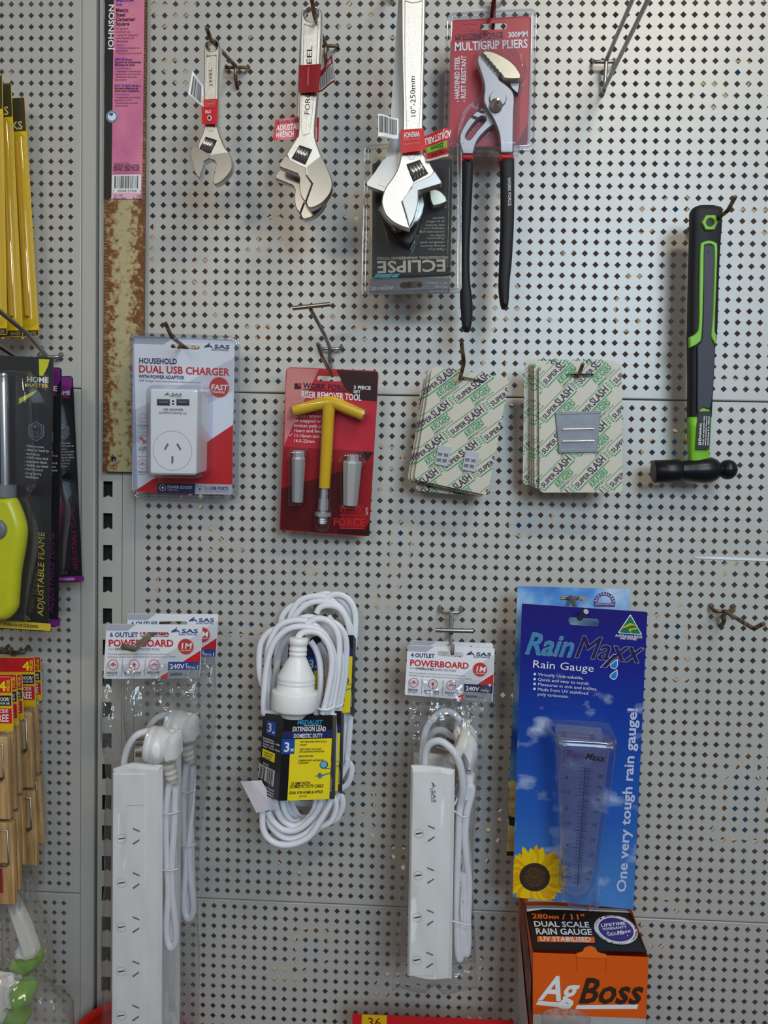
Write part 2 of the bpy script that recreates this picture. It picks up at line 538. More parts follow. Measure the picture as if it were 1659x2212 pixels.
# ---------------------------------------------------------------- the setting: perforated back panels, uprights
def peg(name, x0, z0, nc, nr, px, pz, l, r, top, bot, h=.290):
    """panel of diamond holes: first hole at x0,z0; l,r,top,bot are the sheet edges"""
    mb = MB(); t = .0012
    xs = [x0 + (i - .5) * px for i in range(nc + 1)]; zs = [z0 - (j - .5) * pz for j in range(nr + 1)]
    hv = []
    for j in range(nr + 1):
        for i in range(nc + 1): hv.append((xs[i], 0, zs[j]))
    fs = []; ws = []
    for j in range(nr):
        for i in range(nc):
            a = j * (nc + 1) + i; b = a + 1; d = a + nc + 1; c = d + 1
            cx, cz = x0 + i * px, z0 - j * pz; k = len(hv); q = px * h
            hv += [(cx, 0, cz + q), (cx + q, 0, cz), (cx, 0, cz - q), (cx - q, 0, cz), (cx, t, cz + q), (cx + q, t, cz), (cx, t, cz - q), (cx - q, t, cz)]
            n, e, s, w = k, k + 1, k + 2, k + 3
            fs += [(a, b, n), (b, e, n), (b, c, e), (c, s, e), (c, d, s), (d, w, s), (d, a, w), (a, n, w)]
            ws += [(n, e, e + 4, n + 4), (e, s, s + 4, e + 4), (s, w, w + 4, s + 4), (w, n, n + 4, w + 4)]
    base = len(mb.v); mb.add(hv, fs, wall_m)
    k = mb.mi(hole_m)
    for f in ws: mb.f.append([base + i for i in f]); mb.m.append(k); mb.sm.append(False)
    X0, X1, Z0, Z1 = xs[0], xs[-1], zs[-1], zs[0]
    rd = .0016
    for q in ([(l + rd, Z0), (X0, Z0), (X0, Z1), (l + rd, Z1)], [(X1, Z0), (r - rd, Z0), (r - rd, Z1), (X1, Z1)],
              [(l + rd, Z1), (r - rd, Z1), (r - rd, top - rd), (l + rd, top - rd)], [(l + rd, bot + rd), (r - rd, bot + rd), (r - rd, Z0), (l + rd, Z0)]):
        mb.fill(q, wall_m, 0)
    # folded edges
    A = [(l + rd, bot + rd), (r - rd, bot + rd), (r - rd, top - rd), (l + rd, top - rd)]; rg = []
    for a in (0, 30, 60, 90):
        u = rd * math.sin(math.radians(a)); v = rd * (1 - math.cos(math.radians(a)))
        rg.append([(p[0] + sx * u, v, p[1] + sz * u) for p, sx, sz in zip(A, (-1, 1, 1, -1), (-1, -1, 1, 1))])
    rg.append([(p[0], .012, p[2]) for p in rg[-1]])
    mb.rings(rg, wall_m, False, False, smooth=False)
    o = struct(mb.build(name)); return o


seam1 = U(540, 847).z; seam2 = U(830, 1957.5).z
XL, XR = U(290, 1300).x, 46.4 * PX
peg('wall_back_upper', -19 * PX, 6 * PZ, 66, 41, PX, PZ, XL, XR, 7 * PZ, seam1)
peg('wall_back_middle', -19 * PX - .0028, -36 * PZ + .0016, 66, 48, PX, PZ, XL, XR, seam1 - .0012, seam2)
peg('wall_back_lower', -19 * PX - .0065, -85 * PZ + .0071, 66, 16, PX, PZ, XL, XR, seam2 - .0012, -101 * PZ)
# left bay
LP = PX * .935
x1 = U(153.2, 8.9).x; z1 = U(153.2, 8.9).z; LE, RE = x1 - 14.7 * LP, U(176, 600).x
s1, s2 = U(168, 838).z, U(150, 1929).z
peg('wall_left_upper', x1 - 14 * LP, z1 + 6 * PZ * 1.01, 15, 39, LP, PZ * 1.01, LE, RE, z1 + 7 * PZ, s1)
x2 = U(148, 1266).x; z2 = U(138.7, 1908.8).z
peg('wall_left_middle', x2 - 14 * LP, z2 + 46 * PZ * .996, 15, 47, LP, PZ * .996, LE, RE, s1 - .0012, s2)
x3 = U(137.5, 1980).x; z3 = U(136, 1951).z
peg('wall_left_lower', x3 - 14 * LP, z3, 15, 16, LP, PZ * .99, LE, RE, s2 - .0012, -101 * PZ)

top, bot = 7 * PZ, -101 * PZ
mb = MB(); a, b = RE + .001, U(207.5, 900).x
mb.plate([(a, bot), (b, bot), (b, top), (a, top)], -.012, .0035, post_m, ch=.0014)
struct(mb.build('trim_1'))
# slotted upright with little tongues at the foot of each slot
mb = MB(); a, b = U(212.5, 900).x, U(262, 1300).x
cx0 = U(232, 1058).x; z0 = U(232, 1057).z; holes = []; pitch = (U(228, 1260).z - U(217, 1994).z) / 11
for i in range(-17, 26):
    cz = z0 - i * pitch
    if cz < bot + .02 or cz > top - .02: continue
    w, h = .0058, .0095
    holes.append([(cx0 - w, cz + h), (cx0 - w, cz - h), (cx0 - .0022, cz - h + .0004), (cx0 + .0005, cz - h + .0024), (cx0 + .003, cz - h + .0006), (cx0 + w, cz - h), (cx0 + w, cz + h)])
mb.plate([(a, bot), (b, bot), (b, top), (a, top)], -.003, -.001, post_m, holes=holes, ch=0)
mb.fill([(a - .012, bot), (b + .01, bot), (b + .01, top), (a - .012, top)], M('slot_dark', (24, 22, 22), .8), -.013)  # dark sheet added behind the slots so their insides read as shade
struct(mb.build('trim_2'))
mb = MB(); a, b = b + .0006, XL - .0004
mb.plate([(a, bot), (b, bot), (b, top), (a, top)], -.012, -.0002, wall_m, ch=.0006)
struct(mb.build('trim_3'))
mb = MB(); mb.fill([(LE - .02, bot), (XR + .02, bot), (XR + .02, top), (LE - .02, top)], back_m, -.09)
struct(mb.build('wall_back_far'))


# ---------------------------------------------------------------- wire hooks
def peg_hook(label, c, ds, arm, mat, group='wire hooks in the pegboard', r=.0021, lower=None, bar=None, leg=2, half=1, flat_tip=False, sag=.004):
    """c: pixel of the middle hole; arm/lower: (x, y, depth) pixels of the wire; bar: two ends of a price bar"""
    fr = FrW(c[0], c[1], 0); g = G(fr)
    t = thing('peg_hook', label, 'hook', fr, group)
    w = half * PX
    mb = MB()
    mb.tube([(-w, .004, 0), (-w, -.003, 0), (-w * .92, -.008, -sag), (-w * .5, -.010, -sag - .001), (w * .5, -.010, -sag - .001), (w * .92, -.008, -sag), (w, -.003, 0), (w, .004, 0)], r * .85, mat, sp=4)
    mb.build('cross_bar', t)
    base = Vector((0, -.012, -sag - .0005))
    mb = MB()
    pts = [base] + [g.p3(*p) for p in arm]
    foot = Vector((0, -.004, -leg * PZ + .002))
    mb.tube([Vector((0, .003, foot.z - .001)), foot + Vector((0, 0, .001)), Vector((0, -.010, foot.z + .006)), base + Vector((0, 0, -.003)), base + Vector((0, -.003, .0005))] if not lower else [base + Vector((0, -.001, 0)), Vector((0, -.011, foot.z * .5)), Vector((0, -.009, foot.z + .004)), foot], r, mat, sp=4)
    mb.build('leg', t)
    mb = MB(); q = [pts[0]]
    for p0, p1 in zip(pts, pts[1:]):                       # straight runs with short bends between
        q += [p0.lerp(p1, .06), p0.lerp(p1, .5), p0.lerp(p1, .94)]
    mb.tube(q + [pts[-1]], r, mat, sp=3)
    mb.build('arm', t)
    if lower:
        pts = [Vector((0, -.006, foot.z + .003))] + [g.p3(*p) for p in lower]; q = [pts[0]]
        for p0, p1 in zip(pts, pts[1:]): q += [p0.lerp(p1, .06), p0.lerp(p1, .5), p0.lerp(p1, .94)]
        mb = MB(); mb.tube(q + [pts[-1]], r, mat, sp=3); mb.build('arm', t)
    if bar:
        mb = MB(); mb.tube([g.p3(*bar[0]), g.p3(*bar[1])], r * 1.15, mat, n=10, sp=0); mb.build('price_bar', t)
    return t


peg_hook('rusty bent hook carrying the smallest chrome wrench', (514, 146), 0, [(456, 86, .098), (446, 60, .108)], rust)
peg_hook('brown steel hook holding the pair of middle-sized wrenches', (706, 100), 0, [(680, 38, .12), (672, -12, .135)], rust)
peg_hook('hook at the top edge with one leg showing above the largest wrench', (848, -38), 0, [(838, -52, .15), (838, -84, .16)], steel)
peg_hook('dark red hook through the red pliers card', (1066, -5), 0, [(1062, 36, .072), (1070, -25, .086)], M('red_brown_wire', (96, 40, 44), .35, .7), leg=3)
peg_hook('long straight double-pronged hook at top right with nothing on it', (1304, 134), 0, [(1303 + 72, 136 - 157, .135), (1303 + 190, 136 - 415, .27)], steel, lower=[(1300 + 112, 205 - 230, .19), (1300 + 200, 205 - 410, .27)], leg=3, r=.0023)
peg_hook('dark hook through the green hex eye of the hammer', (1512, 494), 0, [(1542, 478, .045), (1572, 455, .085), (1589, 424, .098)], rust)
peg_hook('rusty hook through the dual socket charger pack', (412, 750), 0, [(371, 728, .10), (357, 697, .112)], rust)
peg_hook('double wire hook with a cross bar above the red riser tool card', (715, 747), 0, [(702, 725, .035), (671, 668, .075)], steel, lower=[(718, 812, .05), (695, 768, .09), (686, 742, .10)], bar=((632, 666, .076), (713, 657, .076)), leg=2)
peg_hook('brown hook with tall upturned tip over the left stack of pale cards', (1012, 812), 0, [(994, 818, .075), (1002, 784, .086), (997, 740, .096)], rust)
peg_hook('short hook poking through the right stack of pale cards', (1238, 806), 0, [(1250, 812, .07), (1259, 786, .084)], rust)
peg_hook('thick grey hook through both six outlet header cards', (345, 1330), 0, [(335, 1362, .088), (290, 1402, .125), (264, 1396, .135)], M('worn_zinc_wire', (150, 140, 122), .4, .8), r=.0032)
peg_hook('shiny hook with a flat cross bar above the four outlet powerboard', (973, 1310), 0, [(976, 1332, .04), (975, 1368, .085)], steel, lower=[(977, 1412, .085), (978, 1394, .1)], bar=((941, 1361, .086), (1022, 1363, .086)), leg=3)
peg_hook('grey hook with a bright round tip holding the blue rain gauge cards', (1222, 1282), 0, [(1234, 1290, .055), (1252, 1336, .088), (1266, 1321, .105)], M('grey_wire', (140, 136, 128), .35, .8), r=.0028)
peg_hook('empty rusty hook at the right edge with bright cut tip', (1557, 1308), 0, [(1628, 1358, .095), (1650, 1347, .107)], rust, r=.0024)
peg_hook('long double wire hook above the yellow and black lighter packs', (112, 765), 0, [(60, 722, .06), (-40, 640, .14)], steel, lower=[(40, 775, .08), (-40, 722, .15)], r=.0026)
peg_hook('small hook end showing above the red mouse trap cards', (40, 1396), 0, [(2, 1408, .045), (-30, 1415, .09)], rust, r=.0026)
# ---------------------------------------------------------------- carpenter's square
fr = Fr((229, 0), (319, 0), (219, 1018), .008)
t = thing('carpenter_square', 'rust-speckled steel carpenter square hanging over the slotted upright', 'ruler', fr)
g = G(fr); Z = G(fr, 0, 0, 3.95)
a, b = g(218, 1018), g(312, 1018)
w = g(319, 0)[0]
hc = g(247, 993)
mb = MB()
hole = circ(hc[0], hc[1], .0035, 14)
mb.plate([(0, a[1]), (w, a[1]), (w, .045), (w + .30, .06), (w + .30, .10), (0, .10)], 0, .002, ruler_m, holes=[hole])
for i in range(150):
    z = a[1] + .012 + i * .0036
    if z > .03: break
    for x, s in ((0, 1), (w, -1)):
        if i * .0036 > .30 or s > 0: mb.fill([(x + s * .0005, z), (x + s * (.004 if i % 5 else .006), z), (x + s * (.004 if i % 5 else .006), z + .0008), (x + s * .0005, z + .0008)], inkg if i % 2 else brass, .0022)
mb.build('blade', t)
mb = MB()
z = G(fr, 0, 0, 3.95)
mb.plate(quadr([z(905, -60), z(1240, -60), z(1218, 1708), z(893, 1705)], .004), .002, .0024, pink)
D = .0027
mb.fill(quadr([z(905, -60), z(980, -60), z(957, 1705), z(893, 1705)], .003), black, D)
mb.fill([z(966, 1500), z(1212, 1497), z(1210, 1655), z(962, 1652)], inkw, D)
mb.fill([z(960, 1655), z(1210, 1655), z(1208, 1706), z(958, 1705)], pinkl, D)
x = 985
while x < 1190:
    bw = random.choice((2, 3, 5, 7)); mb.fill([z(x, 1508), z(x + bw, 1508), z(x + bw - 3, 1615), z(x - 3, 1615)], ink, D + .0002); x += bw + random.choice((3, 4, 7))


def T(s, *a, **k): mb.text(z, s, *a, **k)


K = dict(d=.0029)
T('JOHNSON', 966, 425, 975, 35, 44, inkw, bold=1, **K)
blu = M('violet_blue_ink', (72, 60, 170), .4); plum = M('dark_plum_ink', (80, 30, 70), .4)
T('MEDIUM', 990, 12, 1140, 12, 26, blu, bold=1, **K)
T('Duty', 990, 46, 1042, 46, 22, blu, bold=1, **K)
for i, s in enumerate(('Metric', 'Steel', 'Carpenter', 'Square')):
    T(s, 988, 100 + i * 38.5, 988 + (108, 82, 165, 116)[i], 100 + i * 38.5, 28, plum, bold=1, **K)
for i, s in enumerate(('For general', 'carpentry use', '- handy for carpentry', 'wide boards and', 'sheet stock')): T(s, 987, 250 + i * 27, 987 + (105, 125, 190, 155, 105)[i], 250 + i * 27, 15, plum, shear=.2, **K)
T('Features', 985, 390, 1052, 390, 14, blu, **K)
for i, s in enumerate(('- Permanent, stamped mm', 'graduations', '- Protective anti-rust finish')): T(s, 990, 414 + i * 23, 990 + (205, 105, 220)[i], 414 + i * 23, 14, plum, **K)
T('SERVICE Moyen', 982, 514, 1130, 514, 17, blu, bold=1, **K)
T('Equerre de Charpentier', 980, 538, 1205, 538, 17, plum, bold=1, **K); T('Metrique en Acier', 980, 561, 1152, 561, 17, plum, bold=1, **K)
T('Caracteristiques', 980, 589, 1118, 589, 15, blu, **K)
for i, s in enumerate(('- Graduations millimetriques', 'estampillees permanentes', '- Revetement antirouille', 'de protection')): T(s, 982, 614 + i * 24, 982 + (222, 218, 186, 100)[i], 614 + i * 24, 14, plum, **K)
T('PARA TRABAJO Mediano', 978, 738, 1200, 738, 17, blu, bold=1, **K)
T('Escuadra Metrica de', 978, 761, 1178, 761, 17, plum, bold=1, **K); T('Acero para Carpintero', 978, 783, 1190, 783, 17, plum, bold=1, **K)
T('Caracteristicas', 976, 811, 1102, 811, 15, blu, **K)
for i, s in enumerate(('- Graduaciones permanentes', 'grabadas en mm', '- Recubrimiento protector', 'anticorrosivo')): T(s, 978, 836 + i * 24, 978 + (224, 148, 200, 115)[i], 836 + i * 24, 14, plum, **K)
T('Manufactured in USA by', 970, 1396, 1110, 1396, 10, plum, **K)
for i, s in enumerate(('JOHNSON LEVEL & TOOL', 'MEQUON, WISCONSIN USA', 'MONTREAL, QUEBEC, CANADA')): T(s, 970, 1418 + i * 20, 1190, 1418 + i * 20, 15, plum, bold=1, **K)
T('(c) Johnson Level & Tool Mfg. Co., Inc.', 970, 1478, 1195, 1478, 9, plum, **K)
T('0', 964, 1634, 974, 1634, 15, ink, **K); T('49448 27300', 1000, 1638, 1168, 1638, 17, ink, **K); T('3', 1190, 1638, 1202, 1638, 15, ink, **K)
T('16" x 24"', 968, 1676, 1045, 1676, 16, plum, bold=1, **K); T('40cm x 60cm', 966, 1699, 1078, 1699, 16, plum, bold=1, **K)
T('CS3', 1168, 1678, 1202, 1678, 15, plum, bold=1, **K); T('40-3628', 1132, 1700, 1204, 1700, 15, plum, bold=1, **K)
cx, cz = z(965, 1005); kk = z.k(965, 1005)
mb.fill(circ(cx, cz, 50 * kk, 28), inkw, .0029); mb.fill(circ(cx, cz, 48 * kk, 28), M('seal_blue', (40, 90, 170), .35), .0031)
mb.fill(circ(cx, cz, 35 * kk, 24), inkw, .0033); mb.fill([(cx, cz), (cx - 27 * kk, cz + 15 * kk), (cx - 10 * kk, cz + 30 * kk), (cx + 14 * kk, cz + 28 * kk)], M('seal_blue', (40, 90, 170), .35), .0035)
for i in range(18):
    a_ = 2 * PI * i / 18; mb.fill(circ(cx + 41.5 * kk * math.cos(a_), cz + 41.5 * kk * math.sin(a_), 3 * kk, 6), inkw, .0033)
mb.build('label_sticker', t, label='pink and black paper label with barcode')


# ---------------------------------------------------------------- adjustable wrenches
def wrench(t, z, ring, body, jaw, worm, panel, dep, th=.0085, words=(), face=None):
    k = z.k(*ring[:2])
    rc = z(*ring[:2])
    bo = z.P(sm(body, 5)); hole = circ(rc[0], rc[1], ring[3] * k, 24)
    mb = MB()
    mb.plate(bo, -th, 0, chrome, polish, holes=[hole], ch=.0012, smooth=True)
    pn = z.P(sm(panel, 5))
    e = inset(pn, .0007)                                 # raised border of the handle
    mb.plate(pn, 0, .0005, polish, holes=[list(e)], back=False)
    mb.fill(e, chrome, .0001)
    for s, p0, p1, cap in words: mb.text(z, s, *p0, *p1, cap, dkmetal, bold=0, d=.0004)
    if face: mb.fill(inset(z.P(sm(face, 4)), .0006), jawm, .0003)
    wq = z.P(worm)
    mb.fill(quadr(wq, .0006), dkmetal, .0003)
    mb.build('body', t)
    mb = MB(); mb.plate(z.P(sm(jaw, 4)), -th * .95, .0007, jawm if face else polish, polish, ch=.0009); mb.build('jaw', t, label='polished movable jaw')
    # knurled worm in its window
    c = Vector((sum(p[0] for p in wq) / 4, 0, sum(p[1] for p in wq) / 4)); ax = Vector((wq[2][0] - wq[3][0] + wq[1][0] - wq[0][0], 0, wq[2][1] - wq[3][1] + wq[1][1] - wq[0][1]))
    L = ax.length / 2 * .43; ax.normalize(); R = (Vector((wq[3][0] - wq[0][0], 0, wq[3][1] - wq[0][1]))).length * .40
    pr = [(0, R * .6)]
    for i in range(4): u = .04 + i * .235; pr += [(u, R * .72), (u + .05, R), (u + .13, R), (u + .18, R * .72)]
    pr.append((1, R * .6))
    mb = MB(); mb.lathe(c - ax * L + Vector((0, R * .35, 0)), c + ax * L + Vector((0, R * .35, 0)), pr, polish, n=20); mb.build('worm', t, label='ribbed adjusting worm')


def barcode(mb, z, x0, y0, x1, y1, d, vertical=True, n=26):
    """bars between two corners of an axis-parallel box in zoom pixels"""
    x = x0
    while x < x1 - 3:
        w_ = random.choice((1, 1.5, 2, 3)) * (x1 - x0) / 70
        mb.fill([z(x, y0), z(x + w_, y0), z(x + w_, y1), z(x, y1)] if vertical else [z(x0, y0), z(x1, y0), z(x1, y1), z(x0, y1)], ink, d)
        x += w_ + random.choice((1, 1.5, 2.5)) * (x1 - x0) / 70


def flap(mb, z, quad, bend, mat, d=0, n=8):
    """strip of label curling out of the plane; returns a mapper (u,v)->3d"""
    q = [z.p3(*p, d) for p in quad]

    def P(u, v):
        a = q[0].lerp(q[1], u); b = q[3].lerp(q[2], u); p = a.lerp(b, v)
        return p + Vector((0, -bend * math.sin(u * PI / 2) ** 2, 0))
    vs = [P(i / n, j) for j in (0, 1) for i in range(n + 1)]
    mb.add(vs, [(i, i + 1, n + 2 + i, n + 1 + i) for i in range(n)], mat, True)
    return P


def pq(mb, P, u0, v0, u1, v1, mat, lift=.0003, n=4):
    vs = [P(u0 + (u1 - u0) * i / n, v) + Vector((0, -lift, 0)) for v in (v0, v1) for i in range(n + 1)]
    mb.add(vs, [(i, i + 1, n + 2 + i, n + 1 + i) for i in range(n)], mat, True)


def ptext(mb, P, s, u0, u1, vb, cap, mat, bold=1, lift=.0004, flip=False):
    """lettering bent over a curled flap; cap and vb in v units"""
    gl = GLYPH[bold]; w = sum(gl[c][0] for c in s); u = 0
    for c in s:
        adv, vs, fs = gl[c]
        if vs:
            pts = []
            for x, y in vs:
                uu = u0 + (u1 - u0) * (u + x) / w; vv = vb - cap * y / CAPH * (-1 if flip else 1)
                pts.append(P(uu, vv) + Vector((0, -lift, 0)))
            mb.add(pts, fs, mat)
        u += adv


ZB = (380, 0, 4.1475)
# smallest wrench
d1 = .088
fr = Fr((380, 0), (480, 0), (380, 100), d1); z = G(fr, *ZB)
t = thing('adjustable_wrench', 'smallest chrome adjustable wrench with open jaws, hanging alone on a rusty hook', 'wrench', fr, 'chrome adjustable wrenches')
wrench(t, z, (322, 408, 72, 48),
       [(253, 412), (275, 362), (320, 338), (365, 355), (392, 405), (388, 560), (382, 760), (377, 960), (373, 1110), (392, 1200), (436, 1310), (480, 1375), (505, 1450), (498, 1520), (455, 1585), (400, 1635), (350, 1658, 1), (328, 1632, 1), (358, 1470, 1), (345, 1440, 1), (300, 1425), (255, 1440, 1), (190, 1330, 1), (205, 1265), (240, 1180), (252, 1110), (247, 890), (250, 600)],
       [(120, 1322, 1), (150, 1318, 1), (178, 1305, 1), (245, 1345, 1), (310, 1385, 1), (300, 1425, 1), (255, 1452, 1), (255, 1478, 1), (212, 1610, 1), (170, 1545), (142, 1450), (130, 1375), (136, 1345, 1)],
       [(268, 1225), (370, 1257), (312, 1378), (205, 1342)],
       [(277, 490, 1), (322, 498), (368, 488, 1), (366, 700), (356, 1130), (318, 1170), (275, 1130), (270, 700)], d1,
       words=[('STEEL', (328, 775), (320, 610), 26)], face=[(302, 1388, 1), (440, 1362, 1), (480, 1378), (503, 1450), (497, 1520), (455, 1583), (400, 1632), (350, 1655, 1), (330, 1632, 1), (360, 1470, 1), (345, 1438, 1), (300, 1425, 1)])
mb = MB(); P = flap(mb, z, [(228, 893), (383, 893), (375, 1118), (232, 1115)], .002, red, .004, 6)
ptext(mb, P, '1750', .62, .22, .44, .12, inkw, flip=True)
for i in range(5): pq(mb, P, .2, .06 + i * .055, .85, .085 + i * .055, M('faint_rose_ink', (226, 120, 120), .4))
cx = P(.5, .76); mb.add([(cx.x + .0028 * math.cos(a) * .8, cx.y - .0006, cx.z + .0028 * math.sin(a)) for a in [i * PI / 8 for i in range(16)]], [tuple(range(16))], inkw)
mb.add([(cx.x + .0018 * math.cos(a) * .8, cx.y - .0009, cx.z + .0018 * math.sin(a)) for a in [i * PI / 8 for i in range(16)]], [tuple(range(16))], ink)
mb.build('sleeve_label', t, label='red paper sleeve')
mb = MB(); P = flap(mb, z, [(245, 770), (178, 690), (140, 895), (252, 960)], .012, inkw, .004)
pq(mb, P, .05, .5, .1, .95, red)
for i in range(12): pq(mb, P, .2 + i * .055, .12, .2 + i * .055 + random.choice((.018, .03, .04)), .92, ink)
mb.build('barcode_flap', t, label='curled white barcode flap')

# two middle-sized wrenches on one hook
d2 = .108
fr = Fr((640, 0), (740, 0), (640, 100), d2); z = G(fr, *ZB)
t = thing('adjustable_wrench', 'front one of the two middle-sized chrome wrenches, jaws shut, dark red barcode sleeve', 'wrench', fr, 'chrome adjustable wrenches')
wrench(t, z, (1212, 125, 100, 64),
       [(1120, 150), (1140, 85), (1212, 42), (1285, 80), (1308, 140), (1300, 400), (1280, 760), (1262, 950), (1245, 1180), (1265, 1290), (1320, 1430), (1372, 1540), (1405, 1640), (1380, 1740), (1300, 1830), (1200, 1868), (1163, 1815, 1), (1222, 1646, 1), (1175, 1580, 1), (1045, 1490, 1), (985, 1385, 1), (1030, 1310), (1080, 1230), (1098, 1150), (1110, 600)],
       [(925, 1470, 1), (985, 1385, 1), (1035, 1440, 1), (1145, 1490, 1), (1168, 1500, 1), (1172, 1580, 1), (1220, 1646, 1), (1160, 1815, 1), (1122, 1760), (1106, 1680), (1110, 1600, 1), (1090, 1560, 1), (930, 1500, 1)],
       [(1108, 1300), (1222, 1340), (1160, 1478), (1036, 1420)],
       [(1148, 212, 1), (1215, 235), (1280, 215, 1), (1268, 480), (1248, 760), (1210, 1150), (1168, 1205), (1125, 1150), (1138, 600)], d2,
       words=[('STEEL', (1212, 700), (1222, 410), 46), ('FORGED', (1195, 1030), (1213, 720), 44)], face=[(1168, 1492, 1), (1295, 1395, 1), (1320, 1432), (1370, 1542), (1400, 1640), (1377, 1738), (1298, 1826), (1200, 1862, 1), (1166, 1815, 1), (1225, 1646, 1), (1178, 1580, 1)])
body2 = [c for c in t.children]
tb = dup(t, -.0035, -.021, -.004, 'rear one of the two middle-sized chrome wrenches, red flap sticking out at left', 'chrome adjustable wrenches', Matrix.Rotation(math.radians(1.5), 4, 'Y'))
mb = MB(); P = flap(mb, z, [(1100, 583), (1308, 588), (1285, 840), (1100, 832)], .003, M('wine_red_label', (140, 24, 34), .3), .004, 6)
for i in range(9): pq(mb, P, .4 + i * .008, .1, .404 + i * .008, .75, M('faint_rose_ink', (226, 120, 120), .4))
mb.build('sleeve_label', t, label='wine red paper sleeve')
mb = MB(); P = flap(mb, z, [(1290, 640), (1412, 560), (1440, 800), (1275, 830)], .014, M('wine_red_label', (140, 24, 34), .3), .002)
pq(mb, P, .05, .32, .97, .92, inkw, n=8)
for i in range(20): pq(mb, P, .08 + i * .044, .34, .08 + i * .044 + random.choice((.012, .02, .03)), .88, ink, .0005)
ptext(mb, P, '17502', .5, .9, .25, .14, inkw)
mb.build('barcode_flap', t, label='curled barcode flap')
z2 = G(Fr((640, 0), (740, 0), (640, 100), d2 - .021), *ZB)
mb = MB()
zz = lambda *a: None
tm = tb.matrix_world.inverted() @ z2.fr.m


class ZT:
    """zoom coordinates re-expressed in the frame of another thing"""
    def __init__(s, z, m): s.z, s.m = z, m
    def p3(s, x, y, d=0): return s.m @ s.z.p3(x, y, d)


P = flap(mb, ZT(z2, tm), [(1100, 1040), (900, 1095), (875, 1280), (1085, 1245)], .005, red, .004)
ptext(mb, lambda u, v: P(1 - u, v), 'ADJUSTABLE', .1, 1.25, .56, .25, inkw); ptext(mb, lambda u, v: P(1 - u, v), 'WRENCH', .1, .86, .88, .25, inkw)
ptext(mb, lambda u, v: P(1 - u, v), 'WORK FORCE', .25, 1.1, .24, .13, ink); pq(mb, P, .80, .11, .88, .24, ink)
mb.build('label_flap', tb, label='red flap with white lettering')
mb = MB(); q = ZT(z2, tm); P = flap(mb, q, [(1240, 1060), (1285, 1055), (1278, 1270), (1240, 1280)], .001, red, .004, 3); pq(mb, P, .45, .4, .6, .9, inkw); mb.build('sleeve_label', tb, label='red paper sleeve')

# largest wrenches
d3 = .128
fr = Fr((860, 0), (960, 0), (860, 100), d3)
zc = G(fr, 760, 0, 3.606); zd = G(fr, 760, 280, 4.1475)
cd_ = lambda p: ((p[0] / 3.606) * 4.1475, (p[1] / 3.606 - 280) * 4.1475) + tuple(p[2:])   # crop C -> crop D
t = thing('adjustable_wrench', 'largest chrome wrench in front, sized in embossed figures, over the navy pack', 'wrench', fr, 'chrome adjustable wrenches')
wrench(t, zd, cd_((481, -110)) + (90, 70),
       [cd_((385, 0)), cd_((386, -120)), cd_((425, -190)), cd_((481, -210)), cd_((540, -190)), cd_((578, -120)), cd_((576, 0)), cd_((568, 400)), cd_((556, 900)), (640, 190), (680, 260), (742, 370, 1), (700, 480, 1), (540, 520, 1), (452, 645, 1), (520, 872, 1), (510, 890), (400, 850), (312, 780), (272, 690), (268, 620), (300, 520), (370, 420), (415, 330), (440, 200), cd_((398, 900)), cd_((388, 400))],
       [(742, 368, 1), (806, 466, 1), (800, 490, 1), (700, 520, 1), (597, 552, 1), (594, 660), (562, 790), (520, 870, 1), (447, 640, 1), (470, 600, 1), (532, 520, 1), (548, 480, 1), (690, 420, 1)],
       [(487, 312), (610, 270), (686, 396), (550, 472)],
       [cd_((412, 2, 1)), cd_((480, 20)), cd_((552, 2, 1)), cd_((545, 500)), cd_((530, 950)), (570, 235), (500, 235), cd_((425, 950)), cd_((412, 500))], d3, th=.010,
       words=[('10"-250mm', cd_((500, 920)), cd_((492, 588)), 46)])
tb = dup(t, .026, -.030, .004, 'chrome wrench turned over behind the largest one, jaw end showing at right', 'chrome adjustable wrenches', Matrix.Rotation(PI, 4, 'Z') @ Matrix.Rotation(math.radians(-2.2), 4, 'Y'))
mb = MB(); P = flap(mb, zd, [(436, 0), (642, 0), (668, 195), (440, 210)], .003, red, .005, 6)
ptext(mb, P, 'WRENCH', .80, .14, .14, .22, inkw, flip=True)
for i, s in enumerate(('Chrome Plated', 'Chrome Alloy Steel')): ptext(mb, P, s, .8, .1, .42 + .19 * i, .10, M('faint_rose_ink', (226, 120, 120), .4), flip=True)
mb.build('sleeve_label', t, label='red paper sleeve')
mb = MB(); P = flap(mb, zd, [(640, 60), (862, 10), (862, 270), (668, 285)], .008, red, .003)
pq(mb, P, .06, .46, .94, .68, greenl, n=8); pq(mb, P, 0, .93, 1, 1, cream)
ptext(mb, P, 'ADJUSTABLE', 1.1, 0, .12, .24, inkw, flip=True); ptext(mb, P, '250mm', .8, .25, .49, .15, ink, flip=True); ptext(mb, P, 'WORK FORCE', 1, .08, .74, .13, ink, flip=True)
mb.build('label_flap', t, label='red and green flap with upside-down lettering')
mb = MB(); P = flap(mb, zd, [(418, -100), (240, -90), (242, 110), (418, 80)], .012, inkw, .001)
for i in range(22): pq(mb, P, .08 + i * .04, .08, .08 + i * .04 + random.choice((.012, .02, .028)), .82, ink)
mb.build('barcode_flap', t, label='curled white barcode flap')

